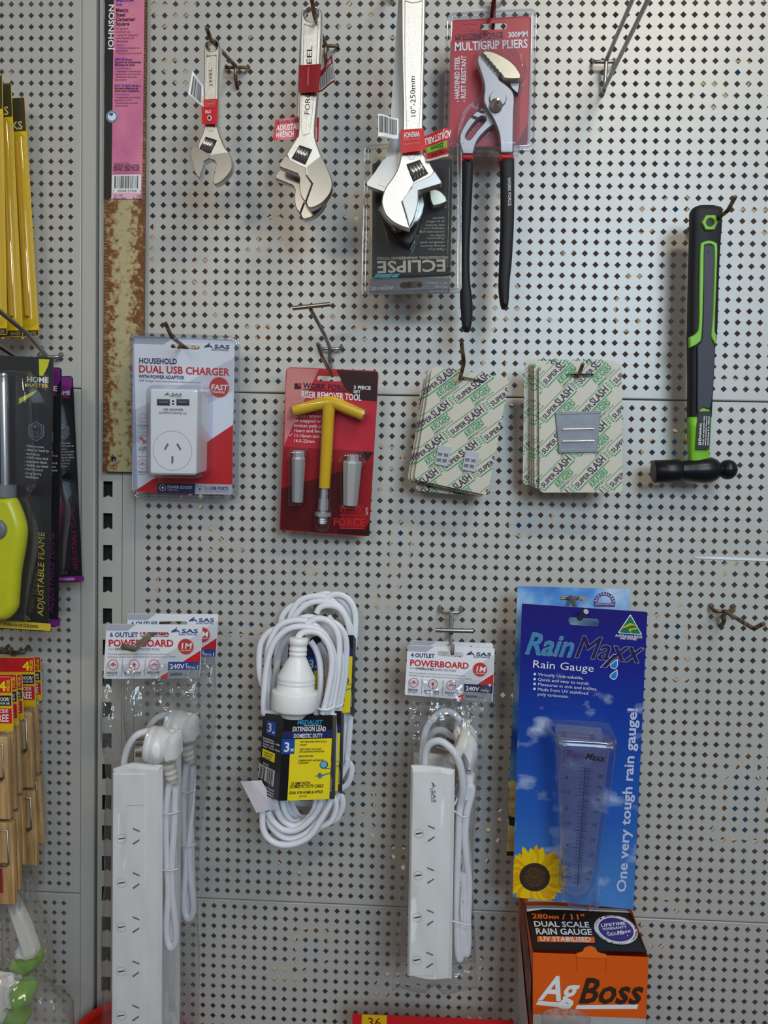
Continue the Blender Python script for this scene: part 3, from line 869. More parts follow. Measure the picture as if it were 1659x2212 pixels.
# ---------------------------------------------------------------- packed wrench (upside down)
fr = Fr((785, 318), (998, 300), (781, 638), (.074, .074, .07)); z = G(fr, 760, 280, 4.1475)
t = thing('packaged_wrench', 'chrome wrench in an upside-down navy blister pack behind the largest wrenches', 'packaged tool', fr)
slot = rrect(*z(430, 1370), *z(640, 1412), .006)
mb = MB(); mb.plate(quadr([z(160, 1335), z(882, 1330), z(876, 1465), z(160, 1470)], .001), -.0006, 0, M('washed_navy', (70, 74, 100), .35), holes=[slot])
mb.plate(quadr([z(185, 300), z(905, 265), z(885, 1312), z(180, 1335)], .003), -.0006, 0, M('navy_card', (20, 22, 52), .5, 0, .2))


def T(s, *a, **k): mb.text(z, s, *a, **k)


lg = M('pale_grey_ink', (176, 178, 190), .4)
T('ECLIPSE', 848, 1165, 225, 1182, 100, lg, bold=1); T('PROFESSIONAL ENGINEERING TOOLS', 850, 1132, 225, 1144, 22, lg, bold=1)
for s, y, w_ in (('- Made from', 1063, 165), ('strong chrome', 1033, 215), ('vanadium steel', 1002, 222), ('- Ergonomic', 965, 175), ('handle for', 938, 135), ('comfortable grip', 908, 225), ('- Hanging hole', 877, 205), ('that doubles', 848, 175), ('as an offset', 815, 165), ('spanner', 783, 110)):
    x = 848 if s[0] == '-' else 832
    T(s, x, y, x - w_, y + 2, 19, lg)
T('Adjustable', 858, 1437, 695, 1440, 20, lg); T('Wrench', 858, 1400, 742, 1402, 20, lg); T('10" / 250mm', 858, 1364, 665, 1366, 20, lg); T('ADJW10S', 370, 1402, 172, 1410, 28, lg)
mb.fill([z(190, 1330), z(218, 1295), z(372, 1295), z(342, 1328)], cyan, .0006); mb.fill([z(352, 1328), z(378, 1295), z(432, 1293), z(408, 1325)], cyan, .0006)
mb.build('backing_card', t, label='navy card printed upside down')
mb = MB(); zq = z.P(sm([(250, 700), (235, 760), (300, 860), (400, 980), (480, 1050), (540, 1045), (590, 960), (615, 870), (600, 760), (480, 640), (330, 640)], 4))
mb.plate(zq, .002, .010, M('smoked_chrome', (88, 86, 84), .25, .9), ch=.002, smooth=True)
mb.plate(z.P([(420, 300), (520, 300), (520, 700), (400, 700)]), .002, .008, chrome, ch=.001)
mb.plate(z.P(sm([(690, 520, 1), (790, 545), (848, 610), (840, 660), (730, 695, 1), (700, 640)], 4), .01), .002, .011, polish, ch=.0015, smooth=True)
mb.fill(z.P([(470, 960), (520, 900), (545, 940), (520, 985)]), dkmetal, .0104)
mb.build('wrench', t, label='dim chrome wrench jaw inside the pack')
mb = MB(); o = quadr([z(112, 145), z(985, 95), z(985, 1468), z(82, 1490)], .006)
mb.fill(o, blistery, .0012, holes=[list(reversed(slot))])
for q in (o, inset(o, .0035)): mb.rings([[(p[0], -.0012, p[1]) for p in q], [(p[0], -.004, p[1]) for p in inset(q, .0008)], [(p[0], -.0012, p[1]) for p in inset(q, .0018)]], rim_m, False, False)
mb.bubble(quadr([z(185, 280), z(905, 250), z(885, 1300), z(178, 1325)], .006), .0012, .012, blistery, .004)
mb.build('blister', t, label='yellowed clear blister')

# ---------------------------------------------------------------- multigrip pliers
fr = Fr((966, 40), (1150, 33), (967, 320), (.05, .05, .05)); z = G(fr, 760, 0, 3.606); zd = G(fr, 760, 280, 4.1475)
t = thing('packaged_pliers', 'black-handled multigrip pliers on a red card under clear plastic', 'packaged tool', fr)
mb = MB(); slot = rrect(*z(998, 185), *z(1210, 228), .006)
mb.plate(quadr([z(775, 158), z(1398, 122), z(1370, 1130), z(748, 1152)], .005), -.0006, 0, redc, holes=[slot])


def T(s, *a, **k): mb.text(z, s, *a, **k)


nk = M('plum_black_ink', (54, 18, 40), .4); ghost = M('ghost_red_ink', (196, 66, 70), .4)
T('WORK FORCE', 860, 300, 1178, 284, 34, nk, bold=1); mb.fill(z.P([(862, 312), (1178, 297), (1178, 292), (862, 306)]), nk, .0004)
mb.fill(z.P([(805, 272), (845, 270), (847, 310), (806, 312)]), nk, .0004); mb.fill(z.P([(809, 276), (828, 275), (828, 290), (809, 291)]), red, .0006)
T('300MM', 1216, 292, 1372, 284, 40, inkw, bold=1); T('MULTIGRIP PLIERS', 800, 396, 1370, 370, 62, inkw, bold=1)
T('- HARDENED STEEL', 836, 795, 838, 440, 36, inkw, bold=1); T('- RUST RESISTANT', 886, 795, 890, 432, 36, inkw, bold=1)
T('15215', 1025, 1112, 1105, 1108, 22, M('rose_grey_ink', (190, 150, 156), .4))
for s, x0, x1, y in (('FORCE', 850, 970, 190), ('WORK', 850, 965, 245), ('FORCE', 835, 960, 900), ('WORK', 835, 955, 955)): T(s, x0, y, x1, y - 3, 28, ghost)
mb.fill(z.P([(1370, 960), (1280, 1135), (1366, 1130)]), M('dark_red_ink', (120, 24, 44), .4), .0004)  # darker red triangle at the card's lower right
mb.build('backing_card', t, label='red printed card')
teeth = [(1010 + (1150 - 1010) * u / 12, 428 + (590 - 428) * u / 12 + (5 if u % 2 else -5), 1) for u in range(13)]
mb = MB()
mb.plate(z.P(sm([(1005, 432, 1)] + teeth + [(1148, 620), (1200, 660), (1252, 712), (1268, 780), (1262, 900), (1258, 1195, 1), (1155, 1195, 1), (1145, 1050), (1100, 930), (1050, 850), (1025, 780), (1032, 700), (1025, 640), (1000, 560), (974, 480), (985, 440)], 4), .016), .010, .017, plier_m, ch=.0012, smooth=True)
for p0, p1 in zip(teeth, teeth[1:]): mb.fill(z.P([(p0[0] - 3, p0[1] + 3), (p1[0] - 3, p1[1] + 3), (p1[0] + 6, p1[1] - 5), (p0[0] + 6, p0[1] - 5)], .019), dkmetal, .0193)
mb.build('lower_jaw', t)
mb = MB()
mb.plate(z.P(sm([(1040, 404), (1110, 418), (1200, 463), (1270, 520), (1315, 590, 1), (1312, 626, 1), (1240, 630), (1180, 622, 1)] + [(p[0] + 3, p[1] - 3, 1) for p in reversed(teeth)], 4), .016), .010, .019, plier_l, ch=.0012, smooth=True)
mb.plate(z.P([(1215, 632), (1315, 628), (1296, 740), (1262, 712), (1240, 690)], .011), .006, .012, plier_m, dkmetal, ch=.001)
slh = z.P(sm([(890, 1050), (950, 960), (1010, 905), (1045, 932), (980, 1010), (925, 1080), (898, 1082)], 3), .01)
mb.plate(z.P(sm([(1052, 852, 1), (1112, 962, 1), (1042, 1020), (975, 1100), (946, 1198, 1), (864, 1198, 1), (838, 1080), (862, 1000), (918, 915), (1000, 846)], 4), .01), .004, .010, plier_m, holes=[slh], ch=.001, smooth=True)
for a_ in ((985, 850), (940, 900)): mb.fill(z.P([a_, (a_[0] + 55, a_[1] + 18), (a_[0] + 40, a_[1] + 38), (a_[0] - 12, a_[1] + 16)], .01), dkmetal, .0105)
mb.build('upper_jaw', t)
mb = MB(); c = z(1138, 770, .018); k = z.k(1138, 770)
mb.lathe((c[0], -.016, c[1]), (c[0], -.020, c[1]), [(0, 66 * k), (.6, 66 * k), (1, 60 * k)], plier_m, 32)
c = z(1128, 802, .024); mb.lathe((c[0], -.018, c[1]), (c[0] + .001, -.030, c[1] + .001), [(0, 52 * k), (.2, 50 * k), (.25, 34 * k), (.5, 30 * k), (.55, 22 * k), (.9, 18 * k), (1, 10 * k)], chrome, 20)
mb.build('pivot_bolt', t)


def grip(name, outline, d0, d1, word=None):
    mb = MB(); p = zd.P(sm(outline, 5), (d0 + d1) / 2)
    n = len(p)
    rg = [[(q[0], -dd, q[1]) for q in inset(p, i)] for i, dd in ((.0035, d0), (.0012, d0 + .002), (0, (d0 + d1) / 2), (.0012, d1 - .002), (.0035, d1 - .0003), (.006, d1))]
    mb.rings(rg, rubber, True, False); mb.fill([(q[0], q[2]) for q in rg[-1]], rubber, d1)
    if word: mb.text(zd, 'WORK FORCE', 1397, 430, 1402, 682, 26, M('grey_print', (190, 190, 190), .5), bold=1, d=d1 + .0004)
    return mb.build(name, t)


h = grip('handle_grip', [(990, 272, 1), (1090, 275, 1), (1082, 500), (1068, 800), (1056, 1100), (1060, 1350), (1083, 1560), (1078, 1700), (1060, 1800), (1025, 1818), (992, 1790), (978, 1650), (968, 1500), (975, 1200), (978, 800), (985, 500)], .002, .019)
mb = MB(); mb.plate(zd.P([(986, 220), (1090, 220), (1088, 276), (986, 276)], .018), .002, .0185, red, ch=.003); mb.build('red_collar', h)
h = grip('handle_grip', [(1325, 270, 1), (1455, 272, 1), (1456, 600), (1450, 900), (1432, 1200), (1416, 1350), (1405, 1540), (1392, 1595), (1365, 1612), (1332, 1580), (1312, 1420), (1318, 1200), (1328, 900), (1330, 600)], .006, .026, True)
mb = MB(); mb.plate(zd.P([(1326, 216), (1452, 218), (1453, 276), (1326, 272)], .025), .006, .0255, red, ch=.003); mb.build('red_collar', h)
mb = MB(); o = quadr([z(738, 112), z(1440, 75), z(1420, 1185), z(708, 1195)], .009)
mb.fill(o, blister, .0012, holes=[list(reversed(slot))])
for q in (o, inset(o, .0045)): mb.rings([[(p[0], -.0012, p[1]) for p in q], [(p[0], -.0045, p[1]) for p in inset(q, .001)], [(p[0], -.0012, p[1]) for p in inset(q, .0022)]], rim_m, False, False)
mb.bubble(z.P(sm([(962, 440), (1000, 385), (1060, 370), (1180, 400), (1290, 490), (1345, 590), (1330, 700), (1300, 780), (1290, 1000), (1290, 1230, 1), (820, 1230, 1), (815, 1080), (860, 930), (980, 820), (1000, 700), (975, 560)], 4)), .0012, .024, blister, .006)
mb.build('blister', t, label='clear clamshell')

# ---------------------------------------------------------------- hammer
fr = Fr((1494, 440), (1560, 440), (1490, 980), (.052, .052, .04)); z = G(fr, 1350, 400, 3.2524)
t = thing('ball_pein_hammer', 'black hammer with lime green inlaid grip hanging head down at right', 'hammer', fr)
L = [(470, 190), (469, 300), (468, 400), (464, 550), (460, 700), (457, 850), (455, 1000), (452, 1070), (455, 1140), (457, 1300), (458, 1400), (456, 1630), (456, 1700), (462, 1935)]
Rr = [(684, 182), (678, 300), (672, 400), (664, 550), (658, 700), (653, 850), (648, 1000), (642, 1070), (636, 1150), (628, 1300), (623, 1400), (613, 1630), (610, 1700), (598, 1935)]
TH = (.020, .020, .019, .019, .019, .020, .020, .020, .018, .018, .018, .017, .016, .015)


def section(l, r, th, q, n=20):
    a, b = q(*l, .002), q(*r, .002); cx, w_ = (a[0] + b[0]) / 2, (b[0] - a[0]) / 2; cz = (a[1] + b[1]) / 2; o = []
    for i in range(n):
        u = 2 * PI * i / n; c_, s_ = math.cos(u), math.sin(u)
        o.append((cx + w_ * math.copysign(abs(c_) ** .55, c_), -th / 2 - th / 2 * math.copysign(abs(s_) ** .45, s_) + .012, cz))
    return o


rg = [section(l, r, th, z) for l, r, th in zip(L, Rr, TH)]
a0 = section((485, 160), (672, 150), .018, z); a1 = section((520, 140), (640, 136), .014, z)
mb = MB(); mb.rings([a1, a0] + rg[:12], rubber); hd = mb.build('handle', t)
mb = MB(); mb.rings([[(p[0] * 1, p[1] + .0004, p[2]) for p in rg[11]]] + rg[11:], lime)
F0 = .0086
mb.build('handle_neck', t, label='lime green neck of the handle')
# face depth of the handle follows th
fd = lambda y: (lambda th: th - .012)(.020 if y < 350 else .019 if y < 760 else .020 if y < 1080 else .018 if y < 1400 else .0165)
mb = MB()
lo = z.P(sm([(530, 440), (545, 402), (590, 388), (635, 402), (650, 440), (642, 700), (632, 1000), (641, 1045, 1), (640, 1125, 1), (622, 1095), (606, 1050), (618, 900), (628, 600), (628, 445), (612, 418), (590, 413), (567, 420), (556, 445), (552, 700), (540, 1050), (515, 1110), (458, 1142, 1), (455, 1068, 1), (500, 1040), (520, 980), (524, 700)], 4), .009)
mb.plate(lo, .004, .0092, lime, ch=.0008); mb.build('grip_inlay', hd, label='lime green loop inlay')
mb = MB(); mb.plate(z.P(sm([(556, 450), (570, 424), (590, 416), (612, 424), (627, 450), (626, 700), (616, 1000), (604, 1060), (635, 1140), (632, 1170, 1), (622, 1400, 1), (600, 1560), (550, 1562), (512, 1600, 1), (512, 1130, 1), (542, 1080), (552, 900)], 4), .009), .003, .0087, slate, ch=.0005)
mb.fill(circ(*z(594, 464, .009), .0028, 14), black, .009); mb.fill(circ(*z(594, 463, .009), .0018, 14), slate, .0092); mb.build('grip_panel', hd, label='smooth slate panel in the grip')
mb = MB(); hx = z.P([(540, 262), (570, 210), (634, 208), (656, 258), (628, 314), (568, 314)], .01); cc = z(598, 262, .01)
mb.plate(hx, .003, .0105, lime, holes=[circ(cc[0], cc[1], .0042, 18)], ch=.0008); mb.fill(circ(cc[0], cc[1], .0042, 18), black, .0088); mb.build('hanging_eye', hd, label='green hexagonal eye')
mb = MB(); mb.plate(z.P(sm([(512, 1592, 1), (530, 1570), (552, 1564), (580, 1568), (602, 1590, 1)], 4), .007), .001, .0072, lime, ch=.0005); mb.build('neck_tip', hd, label='lime green tab')
mb = MB(); mb.fill(z.P([(514, 1592), (604, 1588), (592, 1858), (500, 1856)], .006), black, .0062)


def T(s, *a, **k): mb.text(z, s, *a, d=.0066, **k)


T('WARNING:', 534, 1790, 540, 1670, 14, inkw, bold=1)
for i, s in enumerate(('Always wear appropriate safety', 'items for protection. Keep tools', 'stored away from children')): T(s, 552 + i * 17, 1828, 561 + i * 17, 1622, 10, inkw, bold=1)
for y in (1815, 1788): mb.fill(circ(*z(525, y, .006), .0017, 14), inkw, .0066); mb.fill(circ(*z(525, y, .006), .0009, 10), black, .0068)
mb.build('warning_label', hd, label='small black warning label')
mb = MB(); k = z.k(500, 2000)
A, B = z.p3(200, 2012, -.004), z.p3(740, 1996, -.004); q = lambda x: (x - 200) / 540
mb.lathe(A, z.p3(392, 2006, -.004), [(0, 74 * k), (.02, 82 * k), (.93, 83 * k), (.97, 78 * k), (1, 70 * k)], head_m, 28)
mb.lathe(z.p3(385, 2006, -.004), z.p3(660, 1998, -.004), [(0, 68 * k), (.15, 72 * k), (.35, 84 * k), (.6, 94 * k), (.8, 90 * k), (.93, 74 * k), (1, 56 * k)], head_m, 24, up=Vector((0, 1, 1)))
mb.lathe(z.p3(655, 1998, -.004), z.p3(700, 1998, -.004), [(0, 56 * k), (.3, 46 * k), (1, 58 * k)], head_m, 20)
c = z.p3(722, 1998, -.004); mb.ball(c, 72 * k, head_m, 20, (.92, 1, 1)); mb.build('hammer_head', t)
mb = MB(); mb.lathe(A + (A - B).normalized() * .0006, A - (A - B).normalized() * .0002, [(0, 66 * k), (1, 74 * k)], headf, 28); mb.build('striking_face', t, label='worn grey striking face')
# ---------------------------------------------------------------- electrical maker's mark
def sas(mb, z, x0, y0, x1, y1, mat, d=.0005, sub=True):
    """swoosh and name between the baseline points"""
    a, b = Vector(z(x0, y0, d)), Vector(z(x1, y1, d)); ex = b - a; L = ex.length; ex.normalize(); ez = Vector((-ex.y, ex.x)); u = L / 100
    q = lambda pts: [tuple(a + ex * x * u + ez * y * u) for x, y in pts]
    mb.fill(q([(0, 2), (2, 8), (14, 15), (22, 22), (20, 12), (12, 7), (8, 3)]), mat, d)
    mb.fill(q([(10, 3), (16, 9), (24, 12), (29, 8), (33, 2), (28, 2), (25, 6), (21, 7), (15, 3)]), mat, d)
    o = a + ex * 38 * u + ez * 1 * u
    mb.text2('SAS', o, a + ex * 100 * u + ez * 1 * u, 14 * u, mat, 1, .08, d)
    if sub: mb.text2('ELECTRICAL', a + ex * 28 * u - ez * 7 * u, a + ex * 97 * u - ez * 7 * u, 5.5 * u, mat, 1, .25, d)


def ringp(c, r, w, n=28): return circ(c[0], c[1], r, n), [list(reversed(circ(c[0], c[1], r - w, n)))]


def euro(z, x0, y0, x1, y1): return rrect(*z(x0, y0), *z(x1, y1), .0035)


# ---------------------------------------------------------------- dual usb charger
fr = Fr((287, 725), (508, 738), (285, 1062), (.045, .045, .03)); z = G(fr, 250, 660, 4.916)
t = thing('packaged_charger', 'white power adaptor with round socket in a clear pack on white and red card', 'packaged charger', fr)


def T(s, *a, **k): k.setdefault('d', .0005); mb.text(z, s, *a, **k)


mb = MB(); slot = euro(z, 580, 405, 890, 470)
mb.plate(quadr([z(182, 318), z(1262, 365), z(1238, 2012), z(172, 1978)], .005), -.0006, 0, paper, holes=[slot])
mb.fill(z.P([(185, 325), (620, 335), (510, 412), (183, 402)]), paperg, .0003)
mb.fill(z.P([(1250, 560), (1248, 900), (178, 1480), (178, 1120)]), M('soft_grey_band', (206, 208, 216), .4), .0002)
mb.fill(z.P([(1247, 1265), (1240, 1900), (430, 1880), (410, 1800), (850, 1810), (955, 1460)]), red, .0003)
mb.fill(z.P([(410, 1835), (195, 1972), (443, 1990), (440, 1850)]), red, .0003)
mb.fill(z.P([(443, 1882), (846, 1892), (843, 2002), (440, 1990)]), navy, .0005)
mb.fill(z.P([(846, 1894), (1240, 1902), (1238, 2008), (843, 2002)]), M('grey_violet_band', (188, 186, 200), .35), .0005)
sas(mb, z, 940, 452, 1210, 462, navy)
T('HOUSEHOLD', 246, 612, 652, 622, 54, navy, bold=1); T('DUAL USB CHARGER', 242, 708, 1205, 745, 72, red, bold=1)
T('WITH POWER ADAPTOR', 244, 768, 726, 784, 34, navy, bold=1); T('USB charges most smartphones, tablets and more', 244, 804, 902, 828, 20, inkg)
c = z(1100, 868); k = z.k(1100, 868)
mb.fill(circ(*c, 108 * k, 36), M('pale_red_ring', (220, 150, 150), .35), .0005); mb.fill(circ(*c, 102 * k, 36), M('badge_red', (196, 60, 60), .3), .0007)
T('FAST', 1008, 895, 1185, 902, 56, inkw, bold=1, shear=.15, d=.001); T('CHARGE', 1028, 928, 1158, 934, 20, inkw, bold=1, d=.001)
for x, y in ((288, 1196), (285, 1422), (284, 1686)):
    o, h = ringp(z(x, y), 50 * k, 3 * k); mb.fill(o, red, .0005, h)
for q in ([(262, 1196), (276, 1184), (280, 1188), (266, 1200)], [(300, 1184), (314, 1196), (310, 1200), (296, 1188)], [(284, 1212), (290, 1212), (289, 1226), (283, 1226)], [(250, 1400), (278, 1392), (300, 1420), (268, 1432)], [(278, 1436), (312, 1424), (324, 1448), (296, 1462)], [(284, 1676), (292, 1688), (284, 1702), (277, 1688)], [(252, 1690), (284, 1662), (318, 1692), (312, 1695), (284, 1670), (258, 1693)]):
    mb.fill(z.P(q), M('rose_line_ink', (206, 100, 96), .4), .0007)
T('1 X POWER', 220, 1284, 352, 1287, 19, inkg, bold=1); T('SOCKET', 250, 1306, 325, 1308, 11, inkg)
T('2 USB', 248, 1516, 322, 1518, 20, inkg, bold=1); T('PORTS', 244, 1542, 330, 1544, 20, inkg, bold=1); T('2.1A', 268, 1564, 308, 1565, 10, inkg)
T('INDOOR', 234, 1776, 336, 1778, 20, inkg, bold=1); T('USE ONLY', 236, 1798, 330, 1799, 11, inkg)
for y in (1342, 1602): mb.fill(z.P([(232, y), (344, y + 1), (344, y + 4), (232, y + 3)]), inkg, .0005)
T('POWER SOCKET', 550, 1942, 815, 1948, 30, inkw, bold=1, d=.0008); T('2400W 10Amp', 550, 1964, 660, 1967, 13, inkw, d=.0008)
for x, y in ((500, 1934), (895, 1950)):
    o, h = ringp(z(x, y), 36 * k, 5 * k); mb.fill(o, inkw if x < 600 else paleblue, .0008, h); mb.fill(circ(*z(x, y), 13 * k, 10), inkw if x < 600 else red, .0008)
T('2 x', 945, 1952, 990, 1953, 26, red, bold=1, d=.0008); T('USB PORTS', 1002, 1954, 1194, 1958, 30, navy, bold=1, d=.0008); T('5V/2.1Amp CHARGE OUTPUT', 946, 1976, 1194, 1982, 13, inkg, d=.0008)
mb.build('backing_card', t, label='white card with red and navy print')
# the adaptor itself
zf = G(Fr((287, 725), (508, 738), (285, 1062), (.088, .088, .073)), 250, 660, 4.916); hh = .043
f4 = [fr.l(250 + x / 4.916, 660 + y / 4.916, hh) for x, y in ((357, 886), (866, 893), (850, 1800), (357, 1792))]
mb = MB(); mb.plate(quadr(f4, .003), .0005, hh, white, ch=.0018)
cc = fr.l(250 + 602 / 4.916, 660 + 1542 / 4.916, hh); k2 = (fr.l(300, 700, hh)[0] - fr.l(299, 700, hh)[0]) / 4.916
o, h = ringp(cc, 212 * k2, 3 * k2, 40); mb.fill(o, groove, hh + .0002, h)
zq = lambda pts: [fr.l(250 + x / 4.916, 660 + y / 4.916, hh) for x, y in pts]


class ZD:
    """zoom coordinates on a raised face of a frame"""
    def __init__(s, fr, ox, oy, k, d): s.fr, s.ox, s.oy, s.s, s.d = fr, ox, oy, k, d
    def __call__(s, x, y, d=0): return s.fr.l(s.ox + x / s.s, s.oy + y / s.s, s.d)
    def P(s, pts, d=0): return [s(p[0], p[1]) + tuple(p[2:]) for p in pts]
    def p3(s, x, y, d=0):
        a, b = s.fr.l(s.ox + x / s.s, s.oy + y / s.s, s.d + d); return Vector((a, -(s.d + d), b))
    def k(s, x, y, d=0):
        a, b = s(x, y), s(x + 1, y); return math.hypot(a[0] - b[0], a[1] - b[1])


zt = ZD(fr, 250, 660, 4.916, hh)
sas(mb, zt, 520, 958, 702, 962, inkg, hh + .0003)
mb.text(zt, 'USB CHARGER', 498, 1114, 718, 1118, 22, inkg, d=hh + .0003, bold=1); mb.text(zt, 'OUTPUT:5V=2.1A', 458, 1150, 755, 1156, 22, inkg, d=hh + .0003, bold=1)
body = mb.build('adaptor', t, label='white plug-in power adaptor')
mb = MB()
for q in ([(548, 1462), (566, 1470), (530, 1534), (512, 1526)], [(642, 1470), (662, 1464), (700, 1530), (682, 1538)], [(592, 1600), (614, 1600), (612, 1676), (592, 1676)]):
    mb.fill(zq(q), inkg, hh + .0003); x0, y0 = q[3]; x1, y1 = q[2]
    mb.fill(zq([(x0 - 6, y0), (x1, y1), (x1 - 2, y1 + 8), (x0 - 8, y0 + 8)]), inkw, hh + .0003)
mb.build('socket_face', body, label='three-slot socket')
for x in (445, 652):
    mb = MB(); mb.fill(zq([(x - 8, 990), (x + 132, 994), (x + 132, 1066), (x - 8, 1062)]), inkg, hh + .0002); mb.fill(zq([(x, 1006), (x + 124, 1008), (x + 124, 1056), (x, 1054)]), ink, hh + .0004); mb.fill(zq([(x + 12, 1016), (x + 112, 1018), (x + 112, 1034), (x + 12, 1032)]), collar, hh + .0006)
    mb.build('usb_port', body)
mb = MB(); mb.fill(zq([(598, 1006), (620, 1006), (620, 1026), (598, 1026)]), ink, hh + .0003); mb.fill(zq([(598, 1036), (620, 1036), (620, 1054), (598, 1054)]), ink, hh + .0003); mb.build('indicator_light', body)
mb = MB(); o = quadr([z(142, 285), z(1328, 322), z(1302, 2080), z(186, 2050)], .010)
mb.fill(o, blister, .0012, holes=[list(reversed(slot))])
for q in (o, inset(o, .003)): mb.rings([[(p[0], -.0012, p[1]) for p in q], [(p[0], -.0045, p[1]) for p in inset(q, .0012)], [(p[0], -.0012, p[1]) for p in inset(q, .0026)]], rim_m, False, False)
mb.bubble(inset(quadr(f4, .004), -.006), .0012, hh + .002, blister, .006, taper=.002)
mb.build('blister', t, label='clear plastic blister')

# ---------------------------------------------------------------- riser remover tool
fr = Fr((618, 796), (818, 803), (603, 1147), (.05, .05, .03)); z = G(fr, 570, 620, 3.95)
t = thing('packaged_tool', 'yellow T-handled riser remover with two steel cones on a red card', 'packaged tool', fr)
mb = MB(); slot = euro(z, 455, 758, 682, 808)
oc = quadr([z(190, 682), z(982, 716), z(896, 2132), z(132, 2076)], .006)
mb.plate(oc, -.0008, 0, redc, kraft, holes=[slot])


def T(s, *a, **k): k.setdefault('d', .0007); mb.text(z, s, *a, **k)


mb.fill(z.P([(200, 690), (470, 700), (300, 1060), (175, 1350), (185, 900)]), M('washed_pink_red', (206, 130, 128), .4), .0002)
mb.fill(z.P([(620, 708), (972, 724), (962, 976), (800, 962), (690, 860)]), M('black_maroon_ink', (46, 16, 20), .35), .0002)
mb.fill(z.P([(166, 1362), (940, 1404), (898, 2126), (138, 2070)]), redd, .0002)
mb.fill(z.P([(150, 1720), (700, 1560), (640, 2108), (140, 2068)]), redk, .0003)
mb.fill(z.P([(640, 2060), (860, 2062), (905, 2000), (897, 2122), (630, 2106)]), M('black_maroon_ink', (46, 16, 20), .35), .0004)
mb.fill(z.P([(780, 1400), (935, 1410), (880, 1490)]), M('black_maroon_ink', (46, 16, 20), .35), .0004)
T('WORK FORCE', 335, 860, 735, 884, 42, nk, bold=1); mb.fill(z.P([(335, 868), (740, 892), (740, 898), (335, 874)]), nk, .0005)
mb.fill(z.P([(262, 822), (320, 822), (318, 872), (260, 872)]), ink, .0005); mb.fill(z.P([(290, 824), (318, 824), (316, 848), (290, 846)]), red, .0007)
T('RISER REMOVER TOOL', 318, 942, 830, 970, 52, inkw, bold=1); T('3 PIECE', 764, 870, 912, 876, 28, inkw, bold=1); T('SET', 762, 904, 826, 906, 24, inkw, bold=1)
pkw = M('rose_white_ink', (232, 196, 196), .4)
for i, (s, w_) in enumerate((('Quick removal', 240), ('of snapped or', 228), ('broken poly pipe', 275), ('risers and heads', 265), ('11-16mm and', 212), ('16.5-22mm', 172))): T(s, 262 - i * 2, 1108 + i * 43, 262 + w_, 1116 + i * 43, 27, pkw, bold=1)
for y in (1090, 1262): mb.fill(z.P([(216, y - 4), (224, y + 4), (248, y - 18), (250, y - 14), (224, y + 12), (212, y)]), pkw, .0006)
rr_ = M('bright_red_letters', (200, 40, 36), .35)
T('WORK', 640, 1922, 850, 1928, 60, rr_, bold=1); T('FORCE', 590, 2036, 862, 2042, 66, rr_, bold=1)
for y in (1940, 2054): mb.fill(z.P([(650, y), (862, y + 4), (862, y + 12), (650, y + 8)]), rr_, .0006)
T('06436', 888, 1946, 886, 1880, 20, pkw)
mb.build('backing_card', t, label='glossy red and maroon card')
mb = MB(); D = .011
mb.tube([z.p3(x, y, D) for x, y in ((252, 1052), (330, 1036), (420, 1012), (520, 988), (560, 984), (610, 990), (700, 1030), (850, 1092))], [.0058, .0062, .0064, .0066, .0068, .0066, .0064, .0060], yellowp, n=14)
mb.tube([z.p3(x, y, D) for x, y in ((556, 990), (548, 1150), (535, 1400), (516, 1712))], [.0072, .0068, .0066, .0062], yellowp, n=14)
tool = mb.build('t_handle', t, label='yellow painted T handle')
mb = MB()
mb.lathe(z.p3(516, 1705, D), z.p3(500, 2022, D), [(0, .0040), (.32, .0042), (.33, .0054), (.62, .0056), (.63, .0040), (.68, .0040), (.69, .0088), (.78, .0088), (.79, .0048), (.82, .0052), (.84, .0046), (.87, .0052), (.89, .0046), (.92, .0052), (.94, .0046), (.97, .005), (1, .0035)], die, n=6, smooth=False)
mb.build('threaded_tip', tool, label='zinc plated threaded end')
for (x0, y0, x1, y1, r0, r1, cap) in ((300, 1395, 288, 1832, 58, 48, 50), (762, 1428, 738, 1860, 84, 62, 52)):
    mb = MB(); k = z.k(x0, y0)
    mb.lathe(z.p3(x0, y0, .012), z.p3(x1, y1, .012), [(0, cap * k), (.12, cap * k), (.13, r0 * k * .9), (.16, r0 * k), (1, r1 * k)], die, n=8, smooth=False)
    mb.build('tapered_cone', t, label='eight-sided cast zinc cone')
mb = MB(); bl = blister
mb.bubble(z.P(sm([(242, 1020), (300, 985), (480, 955), (580, 950), (700, 985), (860, 1040), (900, 1080), (880, 1125), (830, 1135), (700, 1090), (620, 1070), (612, 1400), (590, 1860), (600, 1930), (560, 2050), (470, 2050), (440, 1920), (470, 1850), (490, 1400), (500, 1080), (300, 1090), (250, 1085)], 3)), .001, .019, bl, .004)
for q in ([(240, 1370), (385, 1370), (395, 1440), (362, 1470), (348, 1850), (235, 1850), (235, 1460), (218, 1440)], [(690, 1395), (850, 1400), (892, 1490), (850, 1510), (815, 1875), (668, 1870), (660, 1500), (642, 1470)]): mb.bubble(quadr(z.P(q), .003), .001, .022, bl, .004)
mb.build('blister', t, label='clear bubbles over the parts')

# ---------------------------------------------------------------- pale repair cards, two hanging stacks
pr_d = M('plum_print', (58, 46, 74), .45)


